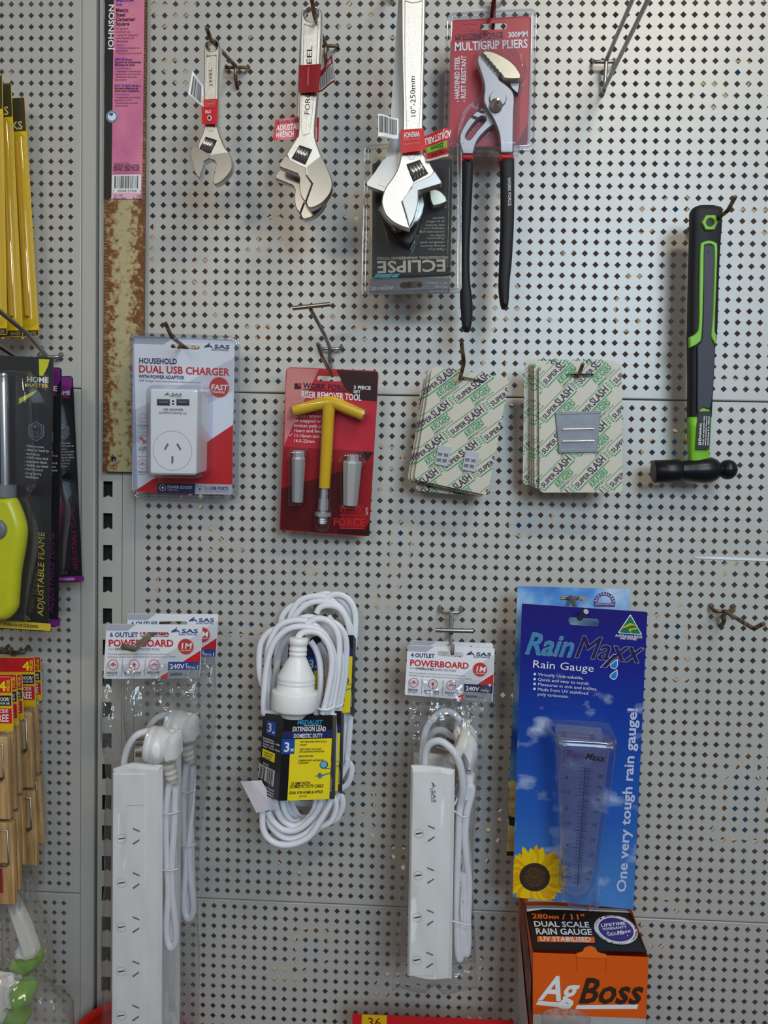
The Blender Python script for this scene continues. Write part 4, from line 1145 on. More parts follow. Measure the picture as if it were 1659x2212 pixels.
def krugers(mb, Wc, Hc, outline, off=(0, 0), d=.0002):
    """repeated diagonal print over a card whose top left corner is the origin"""
    P_ = .0372; c45 = math.cos(math.radians(46)); s45 = math.sin(math.radians(46))
    for i in range(-1, 4):
        for j in range(-1, 5):
            x, y = off[0] + i * P_ + .5 * P_ * 0, off[1] - j * P_
            A = lambda u, v: (x + u * c45 - v * s45, y + u * s45 + v * c45)
            cl = outline
            mb.text2('SUPER', A(-.0225, -.0030), A(-.0030, -.0030), .0052, pr_d, 1, 0, d, cl)
            mb.text2('SLASH', A(-.0020, -.0036), A(.0205, -.0030), .0080, pr_d, 1, 0, d, cl)
            for v0, v1 in ((-.0062, -.0050), (.0042, .0050) if False else (.0060, .0067)):
                n = 14
                for q in range(n):
                    u0 = -.024 + .046 * q / n; u1 = -.024 + .046 * (q + 1) / n; m = A((u0 + u1) / 2, v0)
                    if inside(cl, *m): mb.fill([A(u0, v0), A(u1, v0), A(u1, v1), A(u0, v1)], green, d)
            for q in range(4):
                for u0 in (.0222, -.0262):
                    v = -.004 + q * .0026; m = A(u0 + .001, v)
                    if inside(cl, *m): mb.fill([A(u0, v), A(u0 + .0028, v), A(u0 + .0028, v + .0012), A(u0, v + .0012)], green, d)
            mb.text2('KRUGERS', A(-.0115, -.0142), A(.0120, -.0142), .0068, green, 1, .1, d, cl)
            mb.text2('Treatments by', A(-.006, -.0074), A(.004, -.0074), .0012, pr_d, 0, 0, d, cl)
            mb.text2('www.krugers.com.au', A(-.0125, -.0182), A(.0130, -.0182), .0018, pr_d, 0, 0, d, cl)
            q0 = [A(-.012, -.0160), A(-.009, -.0172), A(.010, -.0148), A(.0135, -.0108), A(.009, -.0156)]
            if all(inside(cl, *p) for p in q0): mb.fill(q0, green, d)


def repair_card(label, corners, dep, slot4, zz_, off, group):
    TL, TR, BR, BL = [(zz_[0] + p[0] / zz_[2], zz_[1] + p[1] / zz_[2]) for p in corners]
    fr = Fr(TL, TR, BL, dep); z = G(fr, *zz_)
    o = quadr([z(*p) for p in corners], .006)
    t = thing('repair_card', label, 'packaged card', fr, group)
    mb = MB(); s = quadr([z(*p) for p in slot4], .0018)
    mb.plate(o, -.0007, 0, cream, kraft, holes=[s])
    krugers(mb, 0, 0, o, off)
    mb.build('card', t)
    return t, z


ZK = (870, 720, 3.318); g1, g2 = 'left stack of pale printed cards', 'right stack of pale printed cards'
t, z = repair_card('foremost card of the left stack, with two small stamped metal squares', [(212, 232), (765, 322), (608, 1160), (80, 1048)], (.066, .066, .05), [(402, 302), (582, 338), (580, 360), (402, 332)], ZK, (.0105, -.0140), g1)
for x, y in ((287, 876), (482, 916)):
    mb = MB(); q = lambda pts: z.P([(x + a, y + b * 1) for a, b in pts])
    mb.plate(quadr(q([(-32, -80), (62, -66), (36, 80), (-60, 62)]), .0012), .0003, .0022, M('bright_stamped_zinc', (206, 212, 222), .35, .35), ch=.0006)
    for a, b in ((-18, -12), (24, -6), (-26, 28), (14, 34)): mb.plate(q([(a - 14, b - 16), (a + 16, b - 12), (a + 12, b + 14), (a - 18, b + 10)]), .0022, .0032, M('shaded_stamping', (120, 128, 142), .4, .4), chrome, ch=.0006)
    mb.build('stamped_plate', t, label='small stamped metal square')
for i, lb in enumerate(('second card of the left stack, its edge just showing', 'third card of the left stack, edge showing at left', 'rearmost card of the left stack, top left corner out at left')):
    dx, dz, rt = ((-.003, -.0025, .5), (-.005, -.004, 1.0), (-.0105, -.0155, -6.5))[i]
    r = t.copy(); COL.objects.link(r); r.matrix_world = t.matrix_basis @ Matrix.Translation((dx, .006 * (i + 1), dz)) @ Matrix.Rotation(math.radians(rt), 4, 'Y'); r['label'] = lb
    c = t.children[0].copy() if t.children[0].name.startswith('card') else [k for k in t.children if k.name.startswith('card')][0].copy()
    COL.objects.link(c); c.parent = r
t, z = repair_card('foremost card of the right stack, with a grey ribbed tapered plate', [(975, 222), (1570, 214), (1577, 1140), (980, 1142)], (.066, .066, .05), [(1168, 290), (1370, 288), (1370, 318), (1170, 320)], ZK, (.0216, -.0035), g2)
mb = MB()
pl = z.P([(1090, 566), (1416, 556), (1392, 850), (1118, 856)])
mb.plate(quadr(pl, .0012), .0003, .0020, lead, ch=.0006)
mb.plate(z.P([(1090, 566), (1416, 556), (1416, 574), (1092, 584)]), .002, .0026, lead, ch=.0003)
for y in (686, 772): mb.rings([[(a[0], -dd, a[1]) for a in z.P([(1140, y), (1368, y - 4)])] for y, dd in ((y - 6, .002), (y, .0048), (y + 10, .002))], chrome, False, False, closed=False)
mb.plate(z.P([(1112, 832), (1394, 826), (1392, 850), (1116, 856)]), .002, .0027, lead, ch=.0003)
mb.build('ribbed_plate', t, label='grey tapered metal plate with two louvres')
for i, lb in enumerate(('second card of the right stack, edge showing at lower left', 'third card of the right stack, left edge showing', 'fourth card of the right stack, turned slightly', 'rearmost card of the right stack, pale edge at far left')):
    dx, dz, rt = ((-.0042, .0035, .2), (-.0055, .0032, .4), (-.007, .004, .6), (-.0125, .0062, 1.3))[i]
    r = t.copy(); COL.objects.link(r); r.matrix_world = t.matrix_basis @ Matrix.Translation((dx, .005 * (i + 1), dz)) @ Matrix.Rotation(math.radians(rt), 4, 'Y'); r['label'] = lb
    c = [k for k in t.children if k.name.startswith('card')][0].copy(); COL.objects.link(c); c.parent = r


# ---------------------------------------------------------------- bagged powerboards
def header(t, z, sc4, six, slot4):
    """folded header card; coordinates follow the six outlet card, fitted to its four corners"""
    TL, TR, BR, BL = sc4

    class Q:
        def __call__(s, x, y, d=0):
            u, v = (x - 300) / 970, (y - 315) / 540
            X = (TL[0] * (1 - u) + TR[0] * u) * (1 - v) + (BL[0] * (1 - u) + BR[0] * u) * v
            Y = (TL[1] * (1 - u) + TR[1] * u) * (1 - v) + (BL[1] * (1 - u) + BR[1] * u) * v
            return z(X, Y, 0)
        def P(s, pts): return [s(*p) for p in pts]
        def k(s, x, y, d=0): a, b = s(x, y), s(x + 1, y); return math.hypot(a[0] - b[0], a[1] - b[1])
    q = Q(); mb = MB(); slot = quadr([z(*p) for p in slot4], .0028)
    mb.plate(quadr(q.P([(300, 315), (1270, 315), (1270, 855), (300, 855)]), .0022), -.0005, 0, paper, holes=[slot])

    def T(s, *a, **k): k.setdefault('d', .0006); mb.text(q, s, *a, **k)
    mb.fill(q.P([(305, 318), (600, 318), (515, 380), (303, 380)]), paperg, .0002)
    mb.fill(q.P([(1268, 380), (1268, 560), (820, 852), (560, 852)]), M('soft_grey_band', (206, 208, 216), .4), .0002)
    sas(mb, q, 960, 400, 1232, 400, blue if six else navy)
    T('6 OUTLET' if six else '4 OUTLET', 345 if six else 345, 440, 628 if six else 605, 440, 44, blue if six else navy, bold=1)
    T('POWERBOARD', 336, 534, 992, 534, 66, red, bold=1)
    T('WITH', 338, 568, 392, 568, 14, inkg); T('OVERLOAD', 402, 572, 610, 572, 24, navy, bold=1); T('PROTECTION', 652, 574, 852, 574, 24, inkg)
    k = q.k(800, 500); o, h = ringp(q(630, 562), 13 * k, 3 * k, 16); mb.fill(o, navy, .0006, h)
    T('Powering appliances and other devices in hard to reach areas.', 332, 616, 962, 616, 15, inkg); T('Featuring a regular duty construction and a maximum load of 2400W.', 332, 644, 1030, 644, 15, inkg)
    c = q(1115, 535); mb.fill(circ(*c, 82 * k, 32), M('pale_red_ring', (220, 150, 150), .35), .0006); mb.fill(circ(*c, 76 * k, 32), M('badge_red', (196, 60, 60), .3), .0008)
    T('1M', 1056, 555, 1176, 555, 56, inkw, bold=1, shear=.15, d=.001); T('CORD LENGTH', 1062, 578, 1172, 578, 12, inkw, bold=1, d=.001)
    for x in (392, 604, 806):
        o, h = ringp(q(x, 715), 54 * k, 6 * k, 26); mb.fill(o, red, .0006, h)
    for g_ in ([(356, 724), (392, 688), (428, 724), (422, 728), (392, 698), (362, 728)], [(392, 700), (402, 716), (391, 734), (383, 718)], [(590, 704), (618, 704), (614, 726), (604, 734), (594, 726)], [(601, 734), (607, 734), (607, 772), (601, 772)], [(595, 692), (599, 692), (599, 704), (595, 704)], [(609, 692), (613, 692), (613, 704), (609, 704)], [(774, 722), (806, 700), (828, 714), (838, 708), (842, 714), (826, 724), (806, 710), (782, 730)]): mb.fill(q.P(g_), M('brick_ink', (190, 70, 66), .4), .0007)
    for x in (482, 712): mb.fill(q.P([(x, 665), (x + 4, 665), (x + 4, 828), (x, 828)]), inkg, .0005)
    for s, x0, x1, s2, x2, x3 in (('INDOOR', 335, 440, 'USE ONLY', 335, 436), ('AUSTRALIAN', 508, 676, 'STANDARD PLUG', 510, 674), ('REGULAR', 740, 862, 'DUTY', 774, 826)):
        T(s, x0, 804, x1, 804, 22, navy, bold=1); T(s2, x2, 824, x3, 824, 14, navy)
    mb.fill(q.P([(1266, 570), (1266, 688), (1088, 688)]), red, .0005); mb.fill(q.P([(835, 855), (945, 790), (945, 855)]), red, .0005)
    mb.fill(q.P([(946, 688), (1264, 688), (1264, 768), (946, 768)]), blue if six else navy, .0006); mb.fill(q.P([(946, 768), (1264, 768), (1264, 853), (946, 853)]), silver, .0006)
    T('240V', 966, 754, 1112, 754, 46, inkw, bold=1, d=.0009); T('10Amp', 1124, 754, 1222, 754, 28, inkw, d=.0009); T('2400W', 962, 826, 1098, 826, 30, navy, bold=1, d=.0009); T('MAX', 1108, 826, 1172, 826, 20, inkg, d=.0009)
    return mb.build('header_card', t, label='printed white header card')


def board(name, t, fr, z, left, right, top, bottom, outlets, hh, dx=0, mark=False):
    """power board: left/right/top/bottom are functions or values in zoom coordinates on its front face"""
    zt = ZD(fr, z.ox, z.oy, z.s, hh)
    (lx0, lx1), (rx0, rx1) = left, right
    ty0, tym, ty1 = top
    o = [(lx0, ty0, 1), (lx0 + (rx0 - lx0) * .35, tym), (lx0 + (rx0 - lx0) * .7, tym + (ty1 - tym) * .45), (rx0, ty1, 1), (rx1, bottom[2], 1), (lx1 + (rx1 - lx1) * .5, bottom[1]), (lx1, bottom[0], 1)]
    mb = MB(); mb.plate(zt.P(sm(o, 5)), .004, hh - .0012, white, ch=.004, smooth=False)
    fr_ = lambda f, e=0: zt(lx0 * (1 - f) + rx0 * f, ty0 + 40 + e) 
    mb.plate([zt(lx0 + 12, ty0 + 30), zt(lx0 + (rx0 - lx0) * .68, ty0 + 30), zt(lx1 + (rx1 - lx1) * .68, bottom[0] - 20), zt(lx1 + 12, bottom[0] - 20)][::-1], hh - .003, hh, white, ch=.0011)
    # shallow ridge of the raised outlet face
    b = mb.build('power_board', t, label='white multi-outlet power board')
    if mark:
        mb2 = MB(); sas(mb2, zt, 447, 118, 462, 296, inkg, hh + .0004); mb2.build('printed_mark', b, label='grey printed mark')
    for (cx, cy, sx, sy, k_) in outlets:
        mb = MB(); kk = zt.k(cx, cy)
        mb.fill(circ(*zt(cx, cy), 46 * kk * k_, 24), white, hh + .0002)
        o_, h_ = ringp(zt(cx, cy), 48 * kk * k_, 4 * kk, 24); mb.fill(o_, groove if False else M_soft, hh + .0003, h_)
        mb.fill(zt.P([(cx - 32 * k_, cy - 3), (cx + 32 * k_, cy - 12), (cx + 32 * k_, cy - 2), (cx - 32 * k_, cy + 9)]), ink, hh + .0004)
        for q in ([(-34, -108), (34, -80), (34, -64), (-34, -92)], [(-36, 46), (30, 4), (34, 18), (-28, 62)]):
            mb.fill(zt.P([(sx + a * k_, sy + (b_ + 12) * k_) for a, b_ in q]), inkg, hh + .0004)
            mb.fill(zt.P([(sx + (a - 8) * k_, sy + (b_ + 12) * k_ + (14 if i_ > 1 else 12) * k_) for i_, (a, b_) in enumerate(q)]), M_lip, hh + .0003)
        mb.build('outlet', b)
    return b


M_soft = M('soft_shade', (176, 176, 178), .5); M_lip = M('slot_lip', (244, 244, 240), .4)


def bag(name, t, z, outline_rows, dmid, seed, mat=bagm, amp=.0045, flat=False):
    """limp clear bag: rows of (left, right, y, thickness) in zoom coordinates"""
    rnd = random.Random(seed); n = 28; rg = []
    rows = spline(outline_rows, 5)
    ph = [rnd.random() * 6 for _ in range(8)]
    for r, (x0, x1, y, th) in enumerate(rows):
        ring = []
        for j in range(n):
            u = 2 * PI * j / n; c_, s_ = math.cos(u), math.sin(u)
            fx = (x0 + x1) / 2 + (x1 - x0) / 2 * c_
            w_ = 0
            for q in range(4): w_ += math.sin(fx * (.02 + .014 * q) + ph[q] + y * .004 * (q - 1.5) + (1.3 if s_ > 0 else 0)) * amp / (1 + q * .5)
            dd = dmid + (th / 2 * math.copysign(abs(s_) ** .3, s_)) + w_ * min(1, abs(s_) * 2)
            p = z.p3(fx, y, 0); ring.append((p.x, -dd, p.z))
        rg.append(ring)
    mb = MB(); mb.rings(rg, mat, False, False); return mb.build(name, t, label='crinkled clear plastic bag')


# six outlet
fr = Fr((229, 1348), (437, 1349), (223, 1466), (.100, .100, .0993)); z = G(fr, 160, 1280, 4.609); zj = G(fr, 160, 1700, 4.3206)
t = thing('bagged_powerboard', 'front six outlet powerboard in a clear bag with white header card', 'powerboard', fr, 'bagged six outlet powerboards')
slot6 = [(650, 395), (948, 395), (945, 445), (652, 440)]
header(t, z, [(322, 312), (1278, 320), (1252, 854), (292, 860)], True, slot6)
J = lambda x, y: ((160 + x / 4.3206 - 160) * 4.609, (1700 + y / 4.3206 - 1280) * 4.609)
hh = .0
outs = [(*J(445 - 1.2 * i, 482 + 413 * i), *J(582 - 1.5 * i, 470 + 412 * i), 1.0) for i in range(6)]
zt0 = ZD(fr, 160, 1280, 4.609, .012)
B = board('power_board', t, fr, z, (370, J(334, 2700)[0]), (865, J(800, 2700)[0]), (1775, 1722, 1740), (J(0, 2740)[1],) * 3, outs, .012)
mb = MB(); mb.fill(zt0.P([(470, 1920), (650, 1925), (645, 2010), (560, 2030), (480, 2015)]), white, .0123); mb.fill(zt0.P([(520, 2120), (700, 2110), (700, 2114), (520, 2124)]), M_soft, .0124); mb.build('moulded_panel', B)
D = -.004
mb = MB(); wr = .0037
mb.tube([z.p3(x, y, d) for x, y, d in ((497, 1720, -.002), (505, 1640, 0), (545, 1520, .002), (620, 1425, .002), (700, 1388, -.002), (800, 1380, -.008), (1000, 1390, -.014))], wr, cable, n=12)
ca = [J(a, b) for a, b in ((880, 20), (858, 200), (855, 400), (862, 700), (880, 950), (862, 1250), (868, 1420))]
mb.tube([z.p3(x, y, D) for x, y in [(965, 1880)] + ca] + [z.p3(*J(905, 1500), D)] + [z.p3(*J(a, b), D) for a, b in ((950, 1440), (952, 1300), (920, 1000), (915, 700), (935, 400), (945, 150), (950, 0))], wr * 1.05, cable, n=12)
mb.tube([z.p3(*J(a, b), -.010) for a, b in ((900, 60), (905, 400), (890, 800), (905, 1300), (925, 1440), (955, 1380), (940, 1000), (930, 600))], wr, cable, n=12)
cb = mb.build('cable', t, label='looped white cable')
for y0, y1 in ((245, 225), (775, 760)):
    mb = MB(); mb.tube([z.p3(*J(828, y0), .001), z.p3(*J(900, y0 + 6), .0035), z.p3(*J(975, y1), .001)], .0009, white, n=6)
    mb.build('cable_tie', cb, label='thin white wire tie')
mb = MB(); k = z.k(850, 1500)
mb.lathe(z.p3(735, 1500, -.002), z.p3(850, 1518, -.002), [(0, 150 * k), (.03, 168 * k), (.5, 178 * k), (.55, 172 * k), (.6, 178 * k), (1, 182 * k)], white, 30)
mb.lathe(z.p3(850, 1518, -.002), z.p3(1000, 1535, -.002), [(0, 182 * k), (.3, 165 * k), (.8, 120 * k), (1, 70 * k)], white, 30)
mb.plate(quadr(z.P([(870, 1490), (960, 1430), (1012, 1490), (1015, 1690), (900, 1720), (862, 1650)], .012), .004), -.012, .013, white, ch=.004, smooth=True)
plug = mb.build('plug', t, label='white round mains plug')
mb = MB()
mb.lathe(z.p3(940, 1700, .0), z.p3(985, 1885, -.002), [(0, .0075), (.25, .0072), (.28, .0064), (.40, .0064), (.43, .007), (.52, .007), (.55, .0062), (.67, .0062), (.70, .0066), (.8, .0066), (.83, .0058), (1, .0052)], offw, 14); mb.build('strain_relief', plug, label='ribbed cable sleeve')
for y, m_, h_ in ((1448, brass, 22), (1498, steel, 20), (1600, brass, 40)):
    mb = MB(); mb.plate(z.P([(625, y - h_ * .6), (745, y - h_ * .6), (745, y + h_ * .6), (622, y + h_ * .6)]), .001, .0045, m_, ch=.0004); mb.build('pin', plug, label='flat metal pin')
JB = lambda a, b: J(a, b)
bag('bag', t, z, [(330, 1250, 700, .002), (300, 1255, 900, .012), (305, 1250, 1150, .03), (320, 1235, 1500, .04), (345, 1205, 1800, .036), (*[J(300, 900)[0], J(1000, 900)[0]], J(0, 900)[1], .036), (J(290, 2000)[0], J(1000, 2000)[0], J(0, 2000)[1], .032), (J(280, 2700)[0], J(1010, 2700)[0], J(0, 2800)[1], .02)], .001, 3)
rear6 = dup(t, .0035, -.052, .001, 'rear six outlet powerboard, mostly hidden behind the front one', 'bagged six outlet powerboards')

# four outlet
fr = Fr((880, 1393), (1068, 1399), (874, 1500), (.090, .090, .0896)); z = G(fr, 820, 1280, 4.81)
t = thing('bagged_powerboard', 'front four outlet powerboard in a clear bag under a flat cross bar hook', 'powerboard', fr, 'bagged four outlet powerboards')
slot4 = [(598, 605), (872, 622), (868, 675), (602, 655)]
header(t, z, [(292, 545), (1197, 577), (1175, 1140), (260, 1062)], False, slot4)
Mz = lambda x, y: (x / 4.0067 * 4.81, (1660 + y / 4.0067 - 1280) * 4.81); q_ = 4.81 / 4.0067
zm_ = G(fr, 820, 1660, 4.0067)
outs = [(341, 563, 448, 571), (335, 926, 442, 935), (328, 1289, 438, 1299), (322, 1658, 434, 1666)]
B = board('power_board', t, fr, zm_, (271, 238), (653, 626), (-8, -6, 30), (1822, 1862, 1850), [(a, b, c, d_ + 0, .86) for a, b, c, d_ in outs], .012, mark=True)
mb = MB(); wr = .0037; D = -.002
pass
mb.tube([z.p3(x, y, d) for x, y, d in ((470, 1790, -.002), (480, 1640, .002), (540, 1560, .005), (630, 1545, .008), (720, 1600, .010), (800, 1700, .010), (850, 1850, .008), (868, 2050, .004))] + [z.p3(*Mz(a, b), D) for a, b in ((700, 300), (688, 420), (678, 700), (668, 1000), (666, 1300), (672, 1550), (690, 1650), (705, 1600), (708, 1450), (690, 1250), (700, 1000))], wr * 1.05, cable, n=12)
mb.tube([z.p3(*Mz(a, b), D - .001) for a, b in ((735, 260), (760, 170), (790, 150), (800, 200), (770, 320), (750, 420), (740, 600), (755, 800), (775, 1000), (765, 1300), (768, 1500), (755, 1600), (738, 1580), (735, 1400), (725, 1150), (720, 900))], wr * 1.05, cable, n=12)
cb = mb.build('cable', t, label='looped white cable')
for pts in ([(525, 245), (590, 305), (630, 355), (668, 382), (720, 418), (775, 410)], [(625, 345), (655, 300), (670, 260)], [(632, 1320), (690, 1335), (790, 1358)], [(722, 985), (706, 1200), (712, 1330), (720, 1200), (742, 1150)]):
    mb = MB(); mb.tube([z.p3(*Mz(*p), .006 if pts[0][0] != 625 else .0062) for p in pts], .0009, white, n=6); mb.build('cable_tie', cb, label='twisted white wire tie')
mb = MB()
mb.plate(quadr(z.P([(800, 1440), (870, 1460), (985, 1520), (1025, 1620), (1015, 1720), (965, 1890), (890, 1885), (870, 1750), (790, 1640), (770, 1500)], -.004), .006), -.022, -.002, white, ch=.006, smooth=True)
mb.lathe(z.p3(770, 1560, -.012), z.p3(850, 1600, -.012), [(0, .019), (.2, .022), (1, .022)], offw, 24)
plug = mb.build('plug', t, label='white mains plug')
mb = MB(); mb.lathe(z.p3(925, 1880, -.010), z.p3(915, 2060, -.008), [(0, .0072), (.5, .006), (1, .005)], white, 12); mb.build('strain_relief', plug)
for x, y, w_, m_ in ((700, 1540, 80, dkmetal), (590, 1640, 140, steel), (640, 1590, 110, brass)):
    mb = MB(); mb.plate(z.P([(x, y - 30), (x + w_, y + 8), (x + w_ - 6, y + 44), (x - 4, y + 10)], -.008), -.012, -.009, m_, ch=.0003); mb.build('pin', plug, label='flat metal pin')
bag('bag', t, z, [(300, 1170, 900, .002), (295, 1150, 1130, .010), (300, 1110, 1300, .026), (300, 1090, 1600, .034), (290, 1060, 1900, .034), (*[Mz(225, 700)[0], Mz(815, 700)[0]], Mz(0, 700)[1], .034), (Mz(180, 1200)[0], Mz(815, 1200)[0], Mz(0, 1200)[1], .032), (Mz(130, 1700)[0], Mz(835, 1700)[0], Mz(0, 1700)[1], .034), (Mz(110, 1860)[0], Mz(840, 1760)[0], Mz(0, 1845)[1], .030), (Mz(108, 1890)[0], Mz(842, 1800)[0], Mz(0, 1885)[1], .002)], .001, 5)
rear4 = dup(t, .0035, -.051, -.0065, 'rear four outlet powerboard, only its header top and cable bend showing', 'bagged four outlet powerboards', Matrix.Scale(.7, 4, (0, 1, 0)))
mb = MB(); q = ZT(z, rear4.matrix_world.inverted() @ fr.m)
mb.tube([q.p3(x, y, -.034) for x, y in ((440, 1775), (445, 1640), (475, 1450), (545, 1320), (650, 1240), (760, 1250), (840, 1330))], wr, cable, n=12); mb.build('cable', rear4, label='white cable bending over')
# ---------------------------------------------------------------- coiled extension leads
fr = Fr((613, 1545), (719, 1545), (602, 1729), (.090, .090, .090)); z = G(fr, 500, 1280, 3.8133)
t = thing('extension_lead', 'front coiled white extension lead with its socket end in a black and yellow sleeve', 'extension lead', fr, 'coiled extension leads')
wr = 26 * z.k(500, 1000)
loops = [
    ([(430, 1000), (300, 990), (268, 980), (270, 800), (300, 560), (360, 400), (470, 300), (600, 280), (740, 320), (830, 470), (850, 640), (820, 850), (780, 1000)], .004),
    ([(300, 1000), (295, 800), (300, 480), (370, 300), (480, 235), (620, 235), (720, 300), (780, 420)], -.002),
    ([(540, 390), (570, 340), (640, 320), (730, 340), (800, 430), (830, 580), (800, 800), (750, 1000)], .010),
    ([(270, 800), (235, 680), (228, 520), (250, 400), (320, 320), (420, 290), (520, 300)], -.006),
    ([(620, 260), (700, 215), (790, 230), (860, 300), (890, 420), (880, 640), (850, 850), (820, 1000)], .000),
    ([(440, 330), (520, 240), (640, 200), (760, 250), (850, 360), (870, 480), (850, 700)], -.012),
    ([(650, 400), (700, 480), (730, 600), (730, 800), (700, 1000)], -.004),
    ([(350, 1690), (380, 1800), (430, 1880), (520, 1920), (610, 1880), (680, 1790), (700, 1690)], .002),
    ([(300, 1800), (340, 1880), (420, 1950), (520, 1960), (620, 1900), (710, 1790), (745, 1690)], .006),
    ([(300, 1850), (330, 1930), (420, 2010), (520, 2020), (640, 1960), (740, 1830), (790, 1700)], .001),
    ([(420, 1700), (440, 1800), (500, 1880), (580, 1880)], -.006),
    ([(330, 1690), (290, 1770), (262, 1770), (255, 1850), (262, 1950), (310, 2030), (400, 2075), (520, 2070), (640, 2010), (720, 1900), (800, 1760), (820, 1690)], .008),
    ([(800, 1690), (850, 1700), (860, 1780), (820, 1880), (740, 1930)], -.008)]
hid = [([(300, 1000), (285, 1300), (320, 1690)], .001), ([(430, 1000), (440, 1300), (420, 1690)], -.004), ([(700, 1000), (700, 1300), (690, 1690)], .001), ([(760, 1000), (770, 1300), (745, 1690)], .004), ([(800, 1000), (815, 1300), (800, 1690)], -.002), ([(840, 1000), (845, 1300), (815, 1690)], .002), ([(350, 1000), (350, 1300), (355, 1690)], .003)]
mb = MB()
for p, d in loops + hid: mb.tube([z.p3(x, y, d) for x, y in p], wr, cable, n=12, sp=6)
cbl = mb.build('cable', t, label='coil of white round cable')
mb = MB(); mb.tube([z.p3(690, 945, .008), z.p3(740, 965, .014), z.p3(800, 962, .014), z.p3(850, 935, .008)], .0014, white, n=8); mb.build('cable_tie', cbl)
mb = MB(); k = z.k(520, 800)
pr = [(372, 62), (374, 76), (425, 76), (430, 68), (455, 68), (460, 72), (478, 72), (482, 67), (494, 67), (498, 72), (514, 72), (518, 67), (535, 70), (560, 84), (690, 148), (712, 152), (722, 146), (730, 152), (742, 152), (748, 146), (756, 150), (800, 150), (808, 182), (820, 186), (950, 184), (965, 176), (975, 130), (1025, 96)]
A, Bz = z.p3(556, 372, .016), z.p3(512, 1025, .022)
mb.lathe(A, Bz, [((y - 372) / 653, r * k) for y, r in pr], white, 36)
mb.build('socket_end', t, label='moulded white socket')
# printed sleeve: left wing folded back, front panel
slv = [z.p3(258, 992, .004), z.p3(430, 1012, .030), z.p3(835, 1010, .028), z.p3(868, 1012, .006)]
slb = [z.p3(226, 1650, .004), z.p3(388, 1716, .030), z.p3(806, 1700, .028), z.p3(852, 1700, .006)]
yl = yellowi; sb = M('sleeve_black', (24, 24, 28), .3); sbl = M('sleeve_blue', (24, 78, 170), .35)
mb = MB()
for i in range(3):
    a, b, c, d = slv[i], slv[i + 1], slb[i + 1], slb[i]
    mb.add([a, b, c, d], [(0, 1, 2, 3)], sb)


class Bil:
    """lettering on one flat panel given by four points and the zoom box it shows in"""
    def __init__(s, p, box, lift=.0004): s.p, s.b, s.l = p, box, lift
    def at(s, x, y):
        u, v = (x - s.b[0]) / (s.b[2] - s.b[0]), (y - s.b[1]) / (s.b[3] - s.b[1])
        a, b, c, d = s.p
        return (a * (1 - u) + b * u) * (1 - v) + (d * (1 - u) + c * u) * v + Vector((0, -s.l, 0))
    def fill(s, mb, pts, mat): mb.add([s.at(*p) for p in pts], [tuple(range(len(pts)))], mat)
    def text(s, mb, t_, x0, y, x1, cap, mat, bold=1, shear=0, dy=0):
        gl = GLYPH[bold]; w = sum(gl[c][0] for c in t_); u = 0
        for c in t_:
            adv, vs, fs = gl[c]
            if vs: mb.add([s.at(x0 + (x1 - x0) * (u + x) / w + shear * h_ / CAPH * cap, y + dy * (u + x) / w - cap * h_ / CAPH) for x, h_ in vs], fs, mat)
            u += adv


F = Bil((slv[1], slv[2], slb[2], slb[1]), (420, 1010, 825, 1708)); F2 = Bil(F.p, F.b, .0008); F3 = Bil(F.p, F.b, .0012)
F.fill(mb, [(490, 1205), (825, 1200), (825, 1708), (490, 1708)], yl); F.fill(mb, [(420, 1140), (825, 1130), (825, 1195), (420, 1195)], M('sleeve_navy', (34, 44, 96), .35))
F2.fill(mb, [(420, 1200), (525, 1200), (525, 1322), (420, 1322)], sbl)
F3.text(mb, '3', 438, 1302, 490, 74, inkw); F3.text(mb, 'M', 494, 1302, 520, 24, inkw)
F2.text(mb, 'MEDALIST', 535, 1082, 742, 34, cyan, 1, .1); F2.text(mb, 'The Reliable Choice', 590, 1096, 740, 10, inkw)
F2.text(mb, 'EXTENSION LEAD', 500, 1138, 775, 36, inkw); F2.text(mb, 'DOMESTIC DUTY', 512, 1192, 748, 32, inkw)
for s, x, x1, y in (('FULLY MOULDED WHITE PLUG &', 568, 782, 1232), ('SOCKET', 568, 622, 1256), ('SAFETY SKIRT ON SOCKET', 566, 745, 1294), ('FOR ADDITIONAL PROTECTION', 566, 768, 1314), ('INSULATED PINS', 562, 678, 1350), ('COMPLIES WITH AUSTRALIAN', 560, 764, 1386), ('STANDARDS', 560, 645, 1406)): F2.text(mb, s, x, y, x1, 13, ink, 1, .2)
for y in (1228, 1284, 1342, 1378): F2.fill(mb, [(545, y), (558, y), (558, y + 14), (545, y + 14)], inkw); F3.fill(mb, [(547, y + 4), (551, y + 12), (560, y - 3), (551, y + 8)], navy)
F2.text(mb, '10 AMP WITH', 508, 1580, 664, 25, ink, 1, .2); F2.text(mb, 'DOMESTIC DUTY CABLE', 504, 1606, 772, 25, ink, 1, .2); F2.text(mb, 'IDEAL FOR HOME & OFFICE', 500, 1654, 768, 22, ink, 1, .2); F2.text(mb, '59103', 584, 1682, 645, 16, inkg, 1)
F2.fill(mb, [(770 + 34 * math.cos(a), 1418 + 34 * math.sin(a)) for a in [i * PI / 9 for i in range(18)]], M('sleeve_teal', (36, 96, 110), .35)); F3.fill(mb, [(768 + 26 * math.cos(a), 1416 + 26 * math.sin(a)) for a in [i * PI / 9 for i in range(18)]], paleblue)
F2.fill(mb, [(785, 1446), (825, 1445), (825, 1452), (785, 1456)], teal); F2.fill(mb, [(725, 1490), (745, 1482), (760, 1500), (825, 1484), (825, 1492), (765, 1512), (745, 1535), (728, 1525)], teal); F2.fill(mb, [(702, 1508), (726, 1504), (726, 1512), (702, 1516)], M('sleeve_copper', (180, 110, 50), .35))
